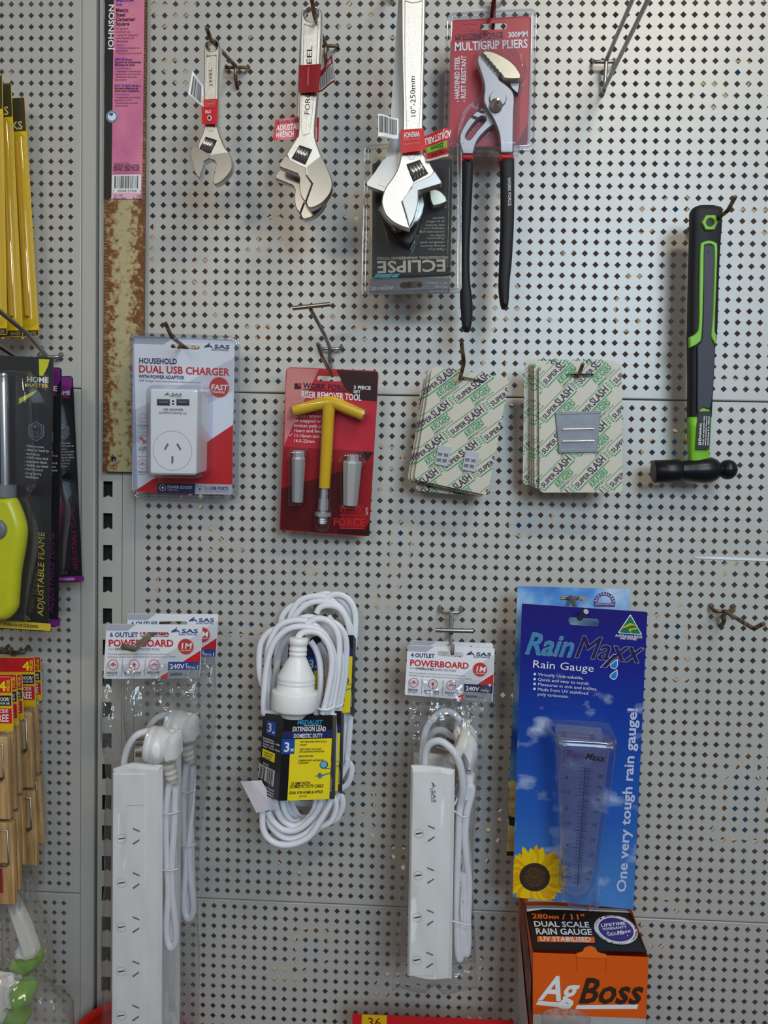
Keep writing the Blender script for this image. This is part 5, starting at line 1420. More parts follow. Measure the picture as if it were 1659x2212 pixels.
Lw = Bil((slv[0], slv[1], slb[1], slb[0]), (242, 992, 418, 1700)); L2 = Bil(Lw.p, Lw.b, .0008)
Lw.fill(mb, [(282, 1050), (362, 1058), (362, 1176), (280, 1160)], sbl); L2.text(mb, '3', 290, 1142, 330, 70, inkw); L2.text(mb, 'M', 332, 1155, 354, 20, inkw)
for i, (s, w_) in enumerate((('Specifications', 96), ('Voltage Rating - 240V', 146), ('Current - 10A', 95), ('Cable - 3 Core 1.0mm', 150))): Lw.text(mb, s, 256, 1212 + i * 24, 256 + w_, 15, inkw, 1, 0, 14)
Lw.fill(mb, [(256, 1300), (366, 1320), (364, 1398), (254, 1374)], yl)
for i, s in enumerate(('Complies with', 'AS/NZS', '3199:2007')): L2.text(mb, s, 268, 1330 + i * 22, 350 - i * 8, 11, ink, 1, 0, 12)
Lw.text(mb, '59103', 265, 1435, 316, 18, inkw, 0, 0, 8); Lw.fill(mb, [(238, 1440), (372, 1462), (364, 1600), (232, 1560)], inkw)
x = 244
while x < 362:
    b_ = random.choice((2, 3, 5, 8)); L2.fill(mb, [(x, 1446 + (x - 244) * .15), (x + b_, 1446 + (x - 244) * .15), (x + b_ - 6, 1566 + (x - 244) * .25), (x - 6, 1566 + (x - 244) * .25)], ink); x += b_ + random.choice((3, 4, 7))
for i, s in enumerate(('WARNING: Close lid', 'when in use and', 'away from children')): Lw.text(mb, s, 240, 1622 + i * 24, 372, 14, inkw, 1, 0, 20)
R_ = Bil((slv[2], slv[3], slb[3], slb[2]), (830, 1010, 880, 1700)); R2 = Bil(R_.p, R_.b, .0008)
R_.fill(mb, [(836, 1140), (862, 1140), (862, 1240), (836, 1240)], sbl); R2.text(mb, '3', 840, 1222, 862, 60, inkw); R_.fill(mb, [(832, 1390), (876, 1385), (876, 1440), (832, 1450)], yl); R_.fill(mb, [(832, 1510), (878, 1505), (878, 1620), (832, 1640)], inkw)
for i in range(7): R2.fill(mb, [(834 + i * 6, 1512), (837 + i * 6, 1512), (837 + i * 6, 1628), (834 + i * 6, 1628)], ink)
mb.build('printed_sleeve', t, label='black and yellow card sleeve')
mb = MB()
q = [z.p3(75, 1556, .03), z.p3(160, 1552, .018), z.p3(246, 1545, .014), z.p3(378, 1788, .014), z.p3(290, 1795, .015), z.p3(205, 1815, .026)]
mb.add(q, [(0, 1, 4, 5), (1, 2, 3, 4)], M('pale_mauve_paper', (206, 198, 206), .5)); mb.build('swing_tag', t, label='blank pale paper tag')
for dx, dd, dz, lb, sv, so in ((.0045, -.031, -.009, 'second coiled white extension lead, sleeve edge peeping out below the front one', (0, 0), (0, 0)), (.0125, -.062, .016, 'rearmost coiled white extension lead, looped highest, black strip at upper right', (.004, .052), (-.012, -.01))):
    r = dup(t, dx, dd, dz, lb, 'coiled extension leads', Matrix.Scale(.6, 4, (0, 1, 0)))
    for c in list(r.children):
        if c.name.startswith(('swing_tag', 'socket_end')): bpy.data.objects.remove(c)
        elif c.name.startswith('printed_sleeve'): c.location = (sv[0], 0, sv[1])

# ---------------------------------------------------------------- blue rain gauge cards
fr = Fr((1127.7, 1304), (1398.6, 1321.4), (1107, 1937.5), (.088, .088, .066)); z = G(fr, 1080, 1240, 4.608); zo = G(fr, 1080, 1600, 4.608)
t = thing('packaged_rain_gauge', 'front blue sky card with a clear rain gauge tube and a sunflower', 'packaged rain gauge', fr, 'rain gauges on blue cards')
mb = MB(); slot = quadr([z(676, 428), z(985, 448), z(980, 520), z(690, 505)], .007, 7)
oc = quadr([z(218, 294), z(1468, 377), zo(1328, 1682), zo(124, 1556)], .0015)
mb.plate(oc, -.0006, 0, sky_m, kraft, holes=[slot])
D = .0004


def T(s, *a, **k): k.setdefault('d', .0006); mb.text(z, s, *a, **k)


# brand lettering: pale outline under darker letters
for s, p, cap, m1, m2 in (('Rain', ((235, 790), (715, 826)), 215, M('outline_blue_white', (150, 190, 215), .4), M('rain_blue', (60, 140, 190), .35)), ('Maxx', ((728, 828), (1380, 882)), 225, M('outline_grey', (170, 178, 190), .4), M('maxx_navy', (36, 22, 92), .35))):
    for ex_, ey_ in ((-8, 0), (8, 0), (0, -8), (0, 8), (-6, -6), (6, 6), (6, -6), (-6, 6)): T(s, p[0][0] + ex_, p[0][1] + ey_, p[1][0] + ex_, p[1][1] + ey_, cap, m1, shear=.25, d=.0005)
    T(s, *p[0], *p[1], cap, m2, bold=0, shear=.25, d=.0008)
mb.fill(z.P([(990, 930), (1130, 790), (1168, 800), (1060, 935)]), M('outline_grey', (170, 178, 190), .4), .0006); mb.fill(z.P([(1006, 926), (1132, 800), (1156, 806), (1054, 930)]), M('maxx_navy', (36, 22, 92), .35), .0009)
for x, y in ((1130, 900), (1126, 1005)):
    pts = sm([(x + 40, y - 60, 1), (x + 42, y), (x + 20, y + 40), (x - 12, y + 40), (x - 38, y + 12), (x - 18, y - 20)], 5)
    mb.fill(z.P(pts), inkw, .0010); mb.fill(inset(z.P(pts), .0009), M('drop_blue', (20, 130, 210), .3), .0012)
T('Rain Gauge', 318, 930, 935, 976, 76, inkw, bold=0)
for i, (s, x1) in enumerate((('Virtually Unbreakable.', 832), ('Quick and easy to install.', 890), ('Measures in mm and inches.', 970), ('Made from UV stabilised', 878), ('poly carbonate.', 684))):
    y = 1012 + i * 49; T(s, 376 - i, y, x1, y + (x1 - 376) * .085, 30, inkw)
    if i < 4: mb.fill(circ(*z(346 - i, y - 17), .0014, 12), inkw, D)
tri = [(1298, 396), (1416, 606), (1170, 586)]
mb.fill(quadr(z.P(tri), .002), inkw, D); mb.fill(quadr(inset(z.P(tri), .0009), .0015), M('triangle_green', (20, 120, 84), .35), .0006)
mb.fill(z.P(sm([(1210, 534, 1), (1250, 512), (1290, 488), (1330, 498), (1350, 520, 1), (1310, 506), (1262, 524), (1215, 540, 1)], 3)), yellow, .0008)
mb.fill(z.P(sm([(1300, 572, 1), (1280, 560), (1290, 542), (1320, 540), (1372, 530, 1), (1345, 512, 1), (1378, 540, 1), (1330, 552), (1302, 556), (1308, 590, 1), (1296, 588, 1)], 3)), yellow, .0008)
T('AUSTRALIAN MADE', 1148, 622, 1414, 640, 24, inkw, bold=1); T('AND OWNED', 1194, 648, 1366, 660, 22, inkw, bold=1)
sl = M('slogan_white', (196, 206, 236), .4)
mb.text(zo, 'One very tough rain gauge!', 1252, 1512, 1366, -330, 92, sl, bold=1, d=.0006)
# sunflower
zc_ = zo(345, 1356); kk = zo.k(345, 1356); rnd = random.Random(3); pet = M('petal_yellow', (240, 200, 10), .4); pet2 = M('petal_amber', (226, 168, 8), .4)
for i in range(40):
    a = 2 * PI * i / 40 + rnd.uniform(-.07, .07); L_ = rnd.uniform(285, 352) * kk; w_ = rnd.uniform(34, 48) * kk; m_ = pet if i % 2 else pet2
    c_, s_ = math.cos(a), math.sin(a); P_ = lambda u, v: (zc_[0] + c_ * u - s_ * v, zc_[1] + s_ * u + c_ * v)
    pts = [P_(120 * kk, -w_ * .7), P_(L_ * .65, -w_), P_(L_ * .9, -w_ * .5), P_(L_, 0), P_(L_ * .9, w_ * .5), P_(L_ * .65, w_), P_(120 * kk, w_ * .7)]
    tr = []
    for p in pts:                                               # keep the print inside the card
        for _ in range(120):
            if inside(oc, *p): break
            p = (p[0] + (zc_[0] - p[0]) * .015, p[1] + (zc_[1] - p[1]) * .015)
        tr.append(p)
    mb.fill(tr, m_, .0003 + .00001 * (i % 7))
mb.fill(circ(*zc_, 152 * kk, 32), M('seed_brown', (58, 40, 26), .6), .0006)
gd = M('seed_gold', (150, 110, 30), .6)
for i in range(150):
    r_ = 140 * kk * math.sqrt(i / 150); a = i * 2.39996; mb.fill(circ(zc_[0] + r_ * math.cos(a), zc_[1] + r_ * math.sin(a), (3 + rnd.random() * 3) * kk, 5), gd if r_ < 105 * kk else ink, .0008)
card = mb.build('backing_card', t, label='glossy blue card printed with sky, sunflower and white lettering')
mb = MB()
A, Bz = zo.p3(830, -30, .020), zo.p3(745, 1500, .020)
kk = zo.k(800, 700)
mb.lathe(zo.p3(838, -40, .020), zo.p3(745, 1490, .020), [(0, 275 * kk), (.03, 285 * kk), (.06, 262 * kk), (.12, 250 * kk), (.9, 166 * kk), (.97, 160 * kk), (1, 120 * kk)], gauge_m, 28, flat=.62, cap=False)
gb = mb.build('rain_gauge', t, label='clear tapered measuring tube')
mb = MB(); zg = ZD(fr, 1080, 1600, 4.608, .0372)


scm = M('scale_ink', (14, 16, 66), .4)


def TG(s, *a, **k): mb.text(zg, s, *a, d=.0374, **k)


TG('Rain', 652, 150, 830, 178, 70, M('gauge_plum', (104, 40, 110), .4), shear=.2); TG('Maxx', 842, 180, 1035, 210, 70, ink, bold=1, shear=.2)
mb.fill(zg.P([(848, 268), (852, 268), (772, 1446), (766, 1446)]), scm, .0374)
for i in range(78):
    u = i / 77; y = 1420 - 1146 * u ** 1; xc = 768 + 82 * u; big = i % 5 == 0
    mb.fill(zg.P([(xc, y), (xc + (70 if big else 48) * (.6 + .5 * u), y + 3), (xc + (70 if big else 48) * (.6 + .5 * u), y + 7), (xc, y + 4)]), scm, .0374)
for i in range(34):
    u = i / 33; y = 1410 - 1140 * u; xc = 768 + 82 * u; mb.fill(zg.P([(xc, y), (xc - (85 if i % 5 == 0 else 50) * (.7 + .4 * u), y - 6), (xc - (85 if i % 5 == 0 else 50) * (.7 + .4 * u), y - 2), (xc, y + 4)]), scm, .0374)
for s, x, y in (('3 1/2', 610, 225), ('3', 635, 372), ('2 1/2', 608, 515), ('2', 636, 682), ('1 1/2', 618, 830), ('1', 648, 1045), ('1/2', 640, 1240)): TG(s, x, y, x + 26 + 11 * len(s), y + 14, 34, scm)
for i, y in enumerate((1320, 1150, 1000, 850, 720, 600, 480, 370)): TG(str(10 * (i + 1)), 868 + i * 16, y, 912 + i * 17, y + 4, 34, scm)
TG('inches', 605, 1352, 712, 1372, 30, scm); TG('mm', 850, 1385, 890, 1388, 24, scm)
mb.build('printed_scale', gb, label='dark printed measuring scale')
mb = MB(); mb.plate(zo.P([(560, -160), (1010, -120), (1030, -40), (1010, 20), (590, -20), (545, -60)], .028), .026, .0275, gauge_m, holes=[zo.P([(600, -30), (612, -85), (650, -92), (672, -25)], .028), zo.P([(890, 0), (900, -65), (935, -68), (960, 8)], .028)]); mb.build('bracket', gb, label='clear bracket with two keyhole slots')
mb = MB(); mb.bubble(sm(zo.P([(455, -150), (480, -205), (560, -218), (1040, -185), (1105, -150), (1108, -60), (1075, 250), (985, 800), (915, 1430), (870, 1500), (760, 1525), (625, 1490), (560, 1380), (520, 900), (470, 200)]), 4), .0008, .042, blister, .012, taper=.003)
mb.build('blister', t, label='clear blister over the gauge')
# card behind, set higher, mostly hidden
fr2 = Fr((1118, 1266), (1360.4, 1272.6), (1094, 1848), (.052, .052, .046)); z2 = G(fr2, 1080, 1240, 4.608)
t2 = thing('packaged_rain_gauge', 'rear paler blue rain gauge card standing higher behind the front one', 'packaged rain gauge', fr2, 'rain gauges on blue cards')
mb = MB(); q2 = lambda x, y: fr2.l(x, y)
slot2 = quadr([z2(594, 218), z2(872, 226), z2(866, 268), z2(600, 258)], .004)
br = q2(1338, 1858)
mb.plate([q2(1118, 1266), q2(1360.4, 1272.6), br, q2(1094, 1848)], -.0006, 0, skyp, kraft, holes=[slot2])
vi = M('arch_violet', (70, 56, 120), .4)
c = z2(1040, 285); k = z2.k(1040, 285)
o = circ(*c, 108 * k, 20, None, 0, 180) + list(reversed(circ(*c, 72 * k, 20, None, 0, 180))); mb.fill(o, vi, .0003)
for i, ch in enumerate('AUSTRALIAN'):
    a = math.radians(168 - i * 17.4); m_ = (c[0] + 82 * k * math.cos(a), c[1] + 82 * k * math.sin(a)); e_ = (math.sin(a), -math.cos(a))
    mb.text2(ch, (m_[0] - e_[0] * 8 * k, m_[1] - e_[1] * 8 * k), (m_[0] + e_[0] * 8 * k, m_[1] + e_[1] * 8 * k), 20 * k, inkw, 1, 0, .0006)
mb.fill(z2.P([(930, 282), (1148, 290), (1142, 328), (938, 322)]), vi, .0004); mb.text(z2, 'Lifetime Guarantee', 945, 304, 1138, 308, 18, M('guarantee_rose', (220, 170, 170), .4), bold=1, d=.0007)
fl = M('pale_petal', (226, 210, 160), .45); ramp(fl, [(.4, (226, 206, 150)), (.6, (190, 160, 90))], 60)
mb.fill([q2(1102, 1690), q2(1330, 1695), br, q2(1094, 1848)], fl, .0003)
for i in range(7): mb.fill(sm([q2(1098 + (i % 2) * 6, 1690 + i * 20), q2(1112, 1686 + i * 20), q2(1118, 1700 + i * 20), q2(1104, 1708 + i * 20)], 3), fl, .0005)
mb.fill([q2(1098, 1762), q2(1112, 1765), q2(1112, 1785), q2(1100, 1782)], M('leaf_dark', (30, 40, 30), .5), .0006); mb.fill([q2(1094.4, 1838), q2(1330, 1848), br, q2(1094, 1848)], M('band_maroon', (70, 20, 26), .5), .0005)
mb.build('backing_card', t2, label='paler sky card with flower photo at the foot')

# ---------------------------------------------------------------- orange display box
fp = lambda x, y: (1080 + x / 4.608, 1900 + y / 4.608)
fr = Fr(fp(330, 725), fp(1478, 770), fp(330, 1340), (.128, .128, .128)); z = G(fr, 1080, 1900, 4.608)
t = thing('display_box', 'orange cardboard rain gauge box standing open under the blue cards', 'box', fr)
lo = z(330, 725); br_ = z(1455, 1700); wd = z(1470, 770)[0]
zb = z(330, 1800)[1]
mb = MB()
q4 = [z(330, 725), z(1478, 770), z(1453, 1385), z(330, 1340)]; q4b = [z(330, 1340), z(1453, 1385), z(1440, 1900), z(330, 1900)]
mb.fill(q4, orange, 0); mb.fill(q4b, M('box_grey', (176, 176, 180), .4), 0)
dB = -.104
X0, X1 = z(330, 900)[0], z(1465, 900)[0]
tb_ = .030                                                          # the back rises above the front
mb.add([(q4[0][0], 0, q4[0][1]), (q4b[3][0], 0, q4b[3][1]), (q4b[3][0], -dB, q4b[3][1]), (q4[0][0], -dB, q4[0][1] + .022)], [(0, 1, 2, 3)], orange)
mb.add([(q4[1][0], 0, q4[1][1]), (q4b[2][0], 0, q4b[2][1]), (q4b[2][0], -dB, q4b[2][1]), (q4[1][0], -dB, q4[1][1] + .022)], [(0, 1, 2, 3)], orange)
mb.add([(q4[0][0], -dB, q4b[3][1]), (q4[1][0], -dB, q4b[3][1]), (q4[1][0], -dB, q4[1][1] + .075), (q4[0][0], -dB, q4[0][1] + .075)], [(0, 1, 2, 3)], orange)


def T(s, *a, **k): k.setdefault('d', .0006); mb.text(z, s, *a, **k)


bw = M('brown_black_ink', (54, 36, 22), .45)
T('Ag', 388, 1195, 735, 1212, 245, inkw, bold=1, shear=.3); T('Boss', 768, 1226, 1395, 1236, 250, bw, bold=1, shear=.3)
mb.fill(z.P([(378, 1204), (640, 1222), (690, 1240), (700, 1282), (355, 1242)]), inkw, .0005); mb.fill(z.P([(765, 1248), (1376, 1240), (1362, 1284), (748, 1286)]), inkw, .0005)
mb.plate(z.P(sm([(757, 735, 1), (820, 712), (840, 678), (900, 662), (950, 682), (975, 720), (1055, 742, 1), (1060, 775, 1), (762, 765, 1)], 4)), 0, .0012, orangeb)
for a in ([(762, 765), (764, 915)], [(1058, 775), (1050, 925)], [(764, 912), (1050, 922)]): mb.fill([z(*a[0]), z(a[0][0] + 4, a[0][1]), z(a[1][0] + 4, a[1][1] + 3), z(a[1][0], a[1][1] + 3)], M('crease_orange', (190, 74, 16), .5), .0004)
b_ = mb.build('carton', t, label='orange carton with white and dark lettering')
# sloping flap from the front rim up to the back
fl_ = [fp(262, 318), fp(1300, 334), fp(1466, 722), fp(338, 694)]
P4 = [U(*fl_[0], .062), U(*fl_[1], .062), U(*fl_[2], .120), U(*fl_[3], .120)]
inv = fr.m.inverted(); P4 = [inv @ p for p in P4]
FB = Bil(tuple(P4), (0, 0, 1, 1), 0)
nF = (P4[1] - P4[0]).cross(P4[3] - P4[0]).normalized(); nF = nF if nF.y < 0 else -nF
HI = [(p[0] - fp(0, 0)[0]) for p in fl_]


def uv(x, y):
    """zoom pixel of crop to flap coordinates, by intersecting the sight line with the flap"""
    w_ = RM @ Vector(((1080 + x / 4.608 - W / 2) / FPX, -(1900 + y / 4.608 - H / 2) / FPX, -1))
    o_ = inv @ CAM; d_ = inv.to_3x3() @ w_
    return o_ + d_ * ((P4[0] - o_).dot(nF) / d_.dot(nF))


mb = MB()


def ff(pts, mat, l_): mb.add([uv(*p) + nF * l_ for p in pts], tessellate_polygon([[Vector((p[0], p[1], 0)) for p in pts]]) if len(pts) > 4 else [tuple(range(len(pts)))], mat)


def ft(s, x0, y0, x1, y1, cap, mat, bold=1, shear=0, l_=.0006, slant=0):
    gl = GLYPH[bold]; w_ = sum(gl[c][0] for c in s); u = 0
    for c in s:
        adv, vs, fs = gl[c]
        if vs: mb.add([uv(x0 + (x1 - x0) * (u + a) / w_ + (shear - .18) * b / CAPH * cap, y0 + (y1 - y0) * (u + a) / w_ - b / CAPH * cap) + nF * l_ for a, b in vs], fs, mat)
        u += adv


ff([(255, 262), (1290, 296), (1466, 722), (338, 694)], black, 0)
ff([(255, 258), (500, 258), (1290, 300), (1302, 334), (700, 306), (430, 298), (268, 322)], M('flap_silver', (150, 152, 156), .35), .0003); ff([(266, 300), (430, 284), (700, 292), (1300, 322), (1302, 334), (700, 306), (430, 298), (268, 322)], inkw, .0005)
ft('280', 322, 390, 482, 395, 46, orangeb, shear=-.0); ft('MM', 486, 395, 590, 397, 32, orangeb); ft('/ 11"', 622, 400, 850, 404, 52, orangeb)
ft('DUAL SCALE', 340, 470, 892, 482, 52, inkw); ft('RAIN GAUGE', 358, 548, 920, 556, 58, inkw)
ff([(370, 566), (940, 574), (944, 634), (372, 622)], orangeb, .0004); ft('UV STABILISED', 400, 616, 910, 624, 42, inkw, l_=.0008)
E_ = lambda rx, ry: [(1155 + rx * math.cos(a) + 42 * math.sin(a) * ry / 145, 505 + ry * math.sin(a) + .03 * rx * math.cos(a)) for a in [2 * PI * i / 36 for i in range(36)]]
ff(E_(214, 146), inkw, .0005); ff(E_(172, 118), M('seal_purple', (62, 44, 130), .35), .0008)
for i, ch in enumerate('LIFETIME WARRANTY - LIFETIME WARRANTY - LIFETIME WARRANTY - '):
    a = -2.9 + i * 2 * PI / 60; cx_, cy_ = 1155 + 192 * math.cos(a) + 38 * math.sin(a), 505 + 131 * math.sin(a)
    if ch != ' ':
        g_ = GLYPH[1][ch]; r_ = a + PI / 2
        mb.add([uv(cx_ + (p[0] - .3) * 22 * math.cos(r_) + p[1] * 22 * math.sin(r_), cy_ + (p[0] - .3) * 22 * math.sin(r_) - p[1] * 22 * math.cos(r_)) + nF * .0008 for p in g_[1]], g_[2], ink)
ft('LIFETIME', 1005, 482, 1252, 456, 28, inkw, l_=.0012); ft('WARRANTY', 1022, 516, 1262, 492, 24, inkw, l_=.0012); ft('Rain', 1060, 560, 1160, 555, 32, inkw, 0, .2, .0012); ft('Maxx', 1165, 556, 1300, 534, 34, inkw, 1, .2, .0012); ft('THE RAIN GAUGE PEOPLE', 1072, 572, 1235, 556, 10, inkw, l_=.0012)
ff([(1262, 560), (1278, 566), (1272, 572), (1266, 568)], inkw, .0012)
mb.build('lid_flap', t, label='black sloping flap with white and orange lettering')
# the strip of the box back that shows behind, with cut-off lettering
mb = MB()
bk = [U(*fp(185, 175), .028), U(*fp(1335, 175), .028), U(*fp(1335, 330), .028), U(*fp(185, 330), .028)]
mb.add([inv @ U(*fp(x, y), .036) for x, y in ((188, 172), (1250, 172), (1290, 330), (235, 340))], [(0, 1, 2, 3)], orange)
mb.add([inv @ U(*fp(x, y), .0365) for x, y in ((268, 216), (285, 194), (600, 194), (585, 222))], [(0, 1, 2, 3)], inkw); mb.add([inv @ U(*fp(x, y), .0365) for x, y in ((620, 226), (640, 196), (900, 210), (890, 240))], [(0, 1, 2, 3)], inkw)
mb.add([inv @ U(*fp(x, y), .0365) for x, y in ((290, 184), (330, 170), (325, 184))], [(0, 1, 2)], inkw)
mb.build('back_panel', t, label='orange back board')
mb = MB()
sd = lambda pts, m_, e: mb.add([inv @ U(*fp(x, y), d) + Vector((-e, 0, 0)) for x, y, d in pts], [tuple(range(len(pts)))], m_)
xs_ = q4[0][0]; y0_ = q4[0][1]
S = lambda dd, zz_: Vector((xs_ - .0004, dd, zz_))
mb.add([S(.006, y0_ - .03), S(.03, y0_ - .012), S(.07, y0_ + .01), S(.09, y0_ + .02), S(.09, y0_ - .02), S(.05, y0_ - .05), S(.006, y0_ - .085)], [tuple(range(7))], ramp(M('side_photo', (90, 50, 30), .4), [(.35, (60, 30, 22)), (.6, (150, 70, 40))], 50)[0])
mb.add([S(0, y0_ - .10), S(.04, y0_ - .075), S(.10, y0_ - .03), S(.10, y0_ - .20), S(0, y0_ - .20)], [tuple(range(5))], M('side_cream', (206, 196, 190), .45))
mb.build('printed_side', t, label='side panel with photo print')
# a loose gauge tube standing in front of the box
fr3 = FrW(*fp(655, 1330), .150)
t3 = thing('clear_tube', 'whitish clear plastic tube at the bottom edge in front of the orange box', 'tube', fr3)
g3 = G(fr3, 1080, 1900, 4.608); a_, b_ = g3(410, 1330), g3(905, 1330); r_ = (b_[0] - a_[0]) / 2
mb = MB(); mb.lathe(((a_[0] + b_[0]) / 2, -.0, a_[1]), ((a_[0] + b_[0]) / 2, 0, a_[1] - .09), [(0, r_ * .9), (.03, r_), (.1, r_ * .97), (1, r_ * .8)], milky, 28, flat=.4, cap=True); mb.build('tube_body', t3)

# ---------------------------------------------------------------- price strip and red dish along the bottom
fq = lambda x, y: (600 + x / 4.608, 2000 + y / 4.608)
fr = Fr(fq(742, 878), fq(1659, 914), fq(735, 977), .06); z = G(fr, 600, 2000, 4.608)
t = thing('price_strip', 'red shelf price strip with a yellow block numbered 36 at bottom centre', 'sign', fr)
mb = MB(); e0, e1 = z(742, 878), fr.l(1110, 2205.5)
mb.plate([(e0[0], e0[1] - .05), (e1[0], e1[1] - .05), e1, e0], -.001, 0, red)
mb.fill(z.P([(838, 880), (1086, 888), (1086, 1060), (832, 1060)]), yellow, .0003); mb.text(z, '36', 890, 1004, 1032, 1008, 92, M('price_maroon', (120, 20, 30), .4), bold=0, d=.0006); mb.build('strip', t)
fr = FrW(290, 2292, .017)
t = thing('red_dish', 'round red plastic rim behind the foot of the six outlet powerboard', 'dish', fr)
k = (U(291, 2292, .017) - U(290, 2292, .017)).x
mb = MB(); R0 = 147 * k
mb.lathe((0, .016, 0), (0, -.012, 0), [(0, R0 * .80), (.1, R0 * .86), (.85, R0 * .98), (.95, R0), (1, R0 * .985), (1.0, R0 * .90), (.9, R0 * .88), (.35, R0 * .80), (.35, .001)], M('red_plastic', (206, 28, 24), .35), 48, cap=False); mb.build('rim', t)
# torn tape on the panel
fr = FrW(1497, 1205, .0004); g = G(fr); t = thing('tape_strip', 'torn sliver of clear tape on the pegboard at right', 'tape', fr)
mb = MB(); mb.plate([g(1497, 1203.5), g(1560, 1203), g(1659, 1207), g(1680, 1208), g(1680, 1213), g(1600, 1210), g(1505, 1206)], 0, .0008, M('whitish_tape', (226, 232, 236), .3)); mb.build('tape', t)
# ---------------------------------------------------------------- left bay: yellow packs of sticks
stickm = M('golden_stick', (226, 172, 40), .5, vs=80); ypk = M('pack_yellow', (234, 194, 8), .38, vs=30)
for i, (lb, TL, TR, BL, d) in enumerate((('rightmost yellow pack with dark header, furthest back', (-16, 212), (53, 210), (0, 726), .034), ('middle yellow pack with dark header', (-50, 181), (24, 179), (-36, 730), .052), ('leftmost yellow pack with dark header, nearest and cut by the frame', (-92, 160), (5, 162), (-76, 728), .07))):
    sl = (32, 24, 8)[i] / 515; wp = TR[0] - TL[0]; TL = (TL[0], TR[1] + wp * sl); BL = (TL[0] + sl * 515, TL[1] + 515 + (45 if i == 2 else 32 if i else 0))
    fr = Fr(TL, TR, BL, d); z = G(fr)
    t = thing('stick_pack', lb, 'packaged sticks', fr, 'yellow blister packs at the left edge')
    hgt = (510 if i < 2 else 560) ; w_ = fr.l(*TR)[0]; zb = fr.l(*BL)[1]; hz = fr.l(TR[0], TR[1] + 73)[1]
    mb = MB(); mb.plate(quadr([(0, 0), (w_, 0), (w_ , zb), (0, zb)], .002), -.0006, 0, ypk)
    mb.fill([(.0004, -.0004), (w_ - .0004, -.0004), (w_ - .0004, hz), (.0004, hz)], olive, .0003); mb.fill([(.0004, zb + .007), (w_ - .0004, zb + .007), (w_ - .0004, zb + .0008), (.0004, zb + .0008)], olive, .0003)
    mb.text2('STICKS', (w_ - .040, hz + .002), (w_ - .004, hz + .002), .0085, M('pack_gold_text', (206, 190, 120), .4), 1, 0, .0006); mb.text2('26132', (w_ - .014, zb + .002), (w_ - .003, zb + .002), .0032, M('pack_gold_text', (206, 190, 120), .4), 0, 0, .0006)
    mb.build('backing_card', t, label='yellow card with dark olive header')
    for j in range(3):
        mb = MB(); x = w_ - .011 - j * .0115; mb.box(x - .0024, x + .0024, .001, .005, zb + .022, hz - .012, stickm, .001); mb.build('stick', t, label='thin wooden stick')
    mb = MB(); mb.bubble(rrect(w_ - .042, zb + .012, w_ - .0005, hz - .004, .006), .0006, .009, blister, .004); mb.build('blister', t, label='clear blister')

# ---------------------------------------------------------------- gas lighters
gz = (0, 640, 5.265)
shield = lambda z, cx, cy, w_, h_: [z(cx, cy - h_), z(cx + w_, cy - h_ * .55), z(cx + w_, cy + h_ * .35), z(cx + w_ * .5, cy + h_ * .8), z(cx, cy + h_), z(cx - w_ * .5, cy + h_ * .8), z(cx - w_, cy + h_ * .35), z(cx - w_, cy - h_ * .55)]


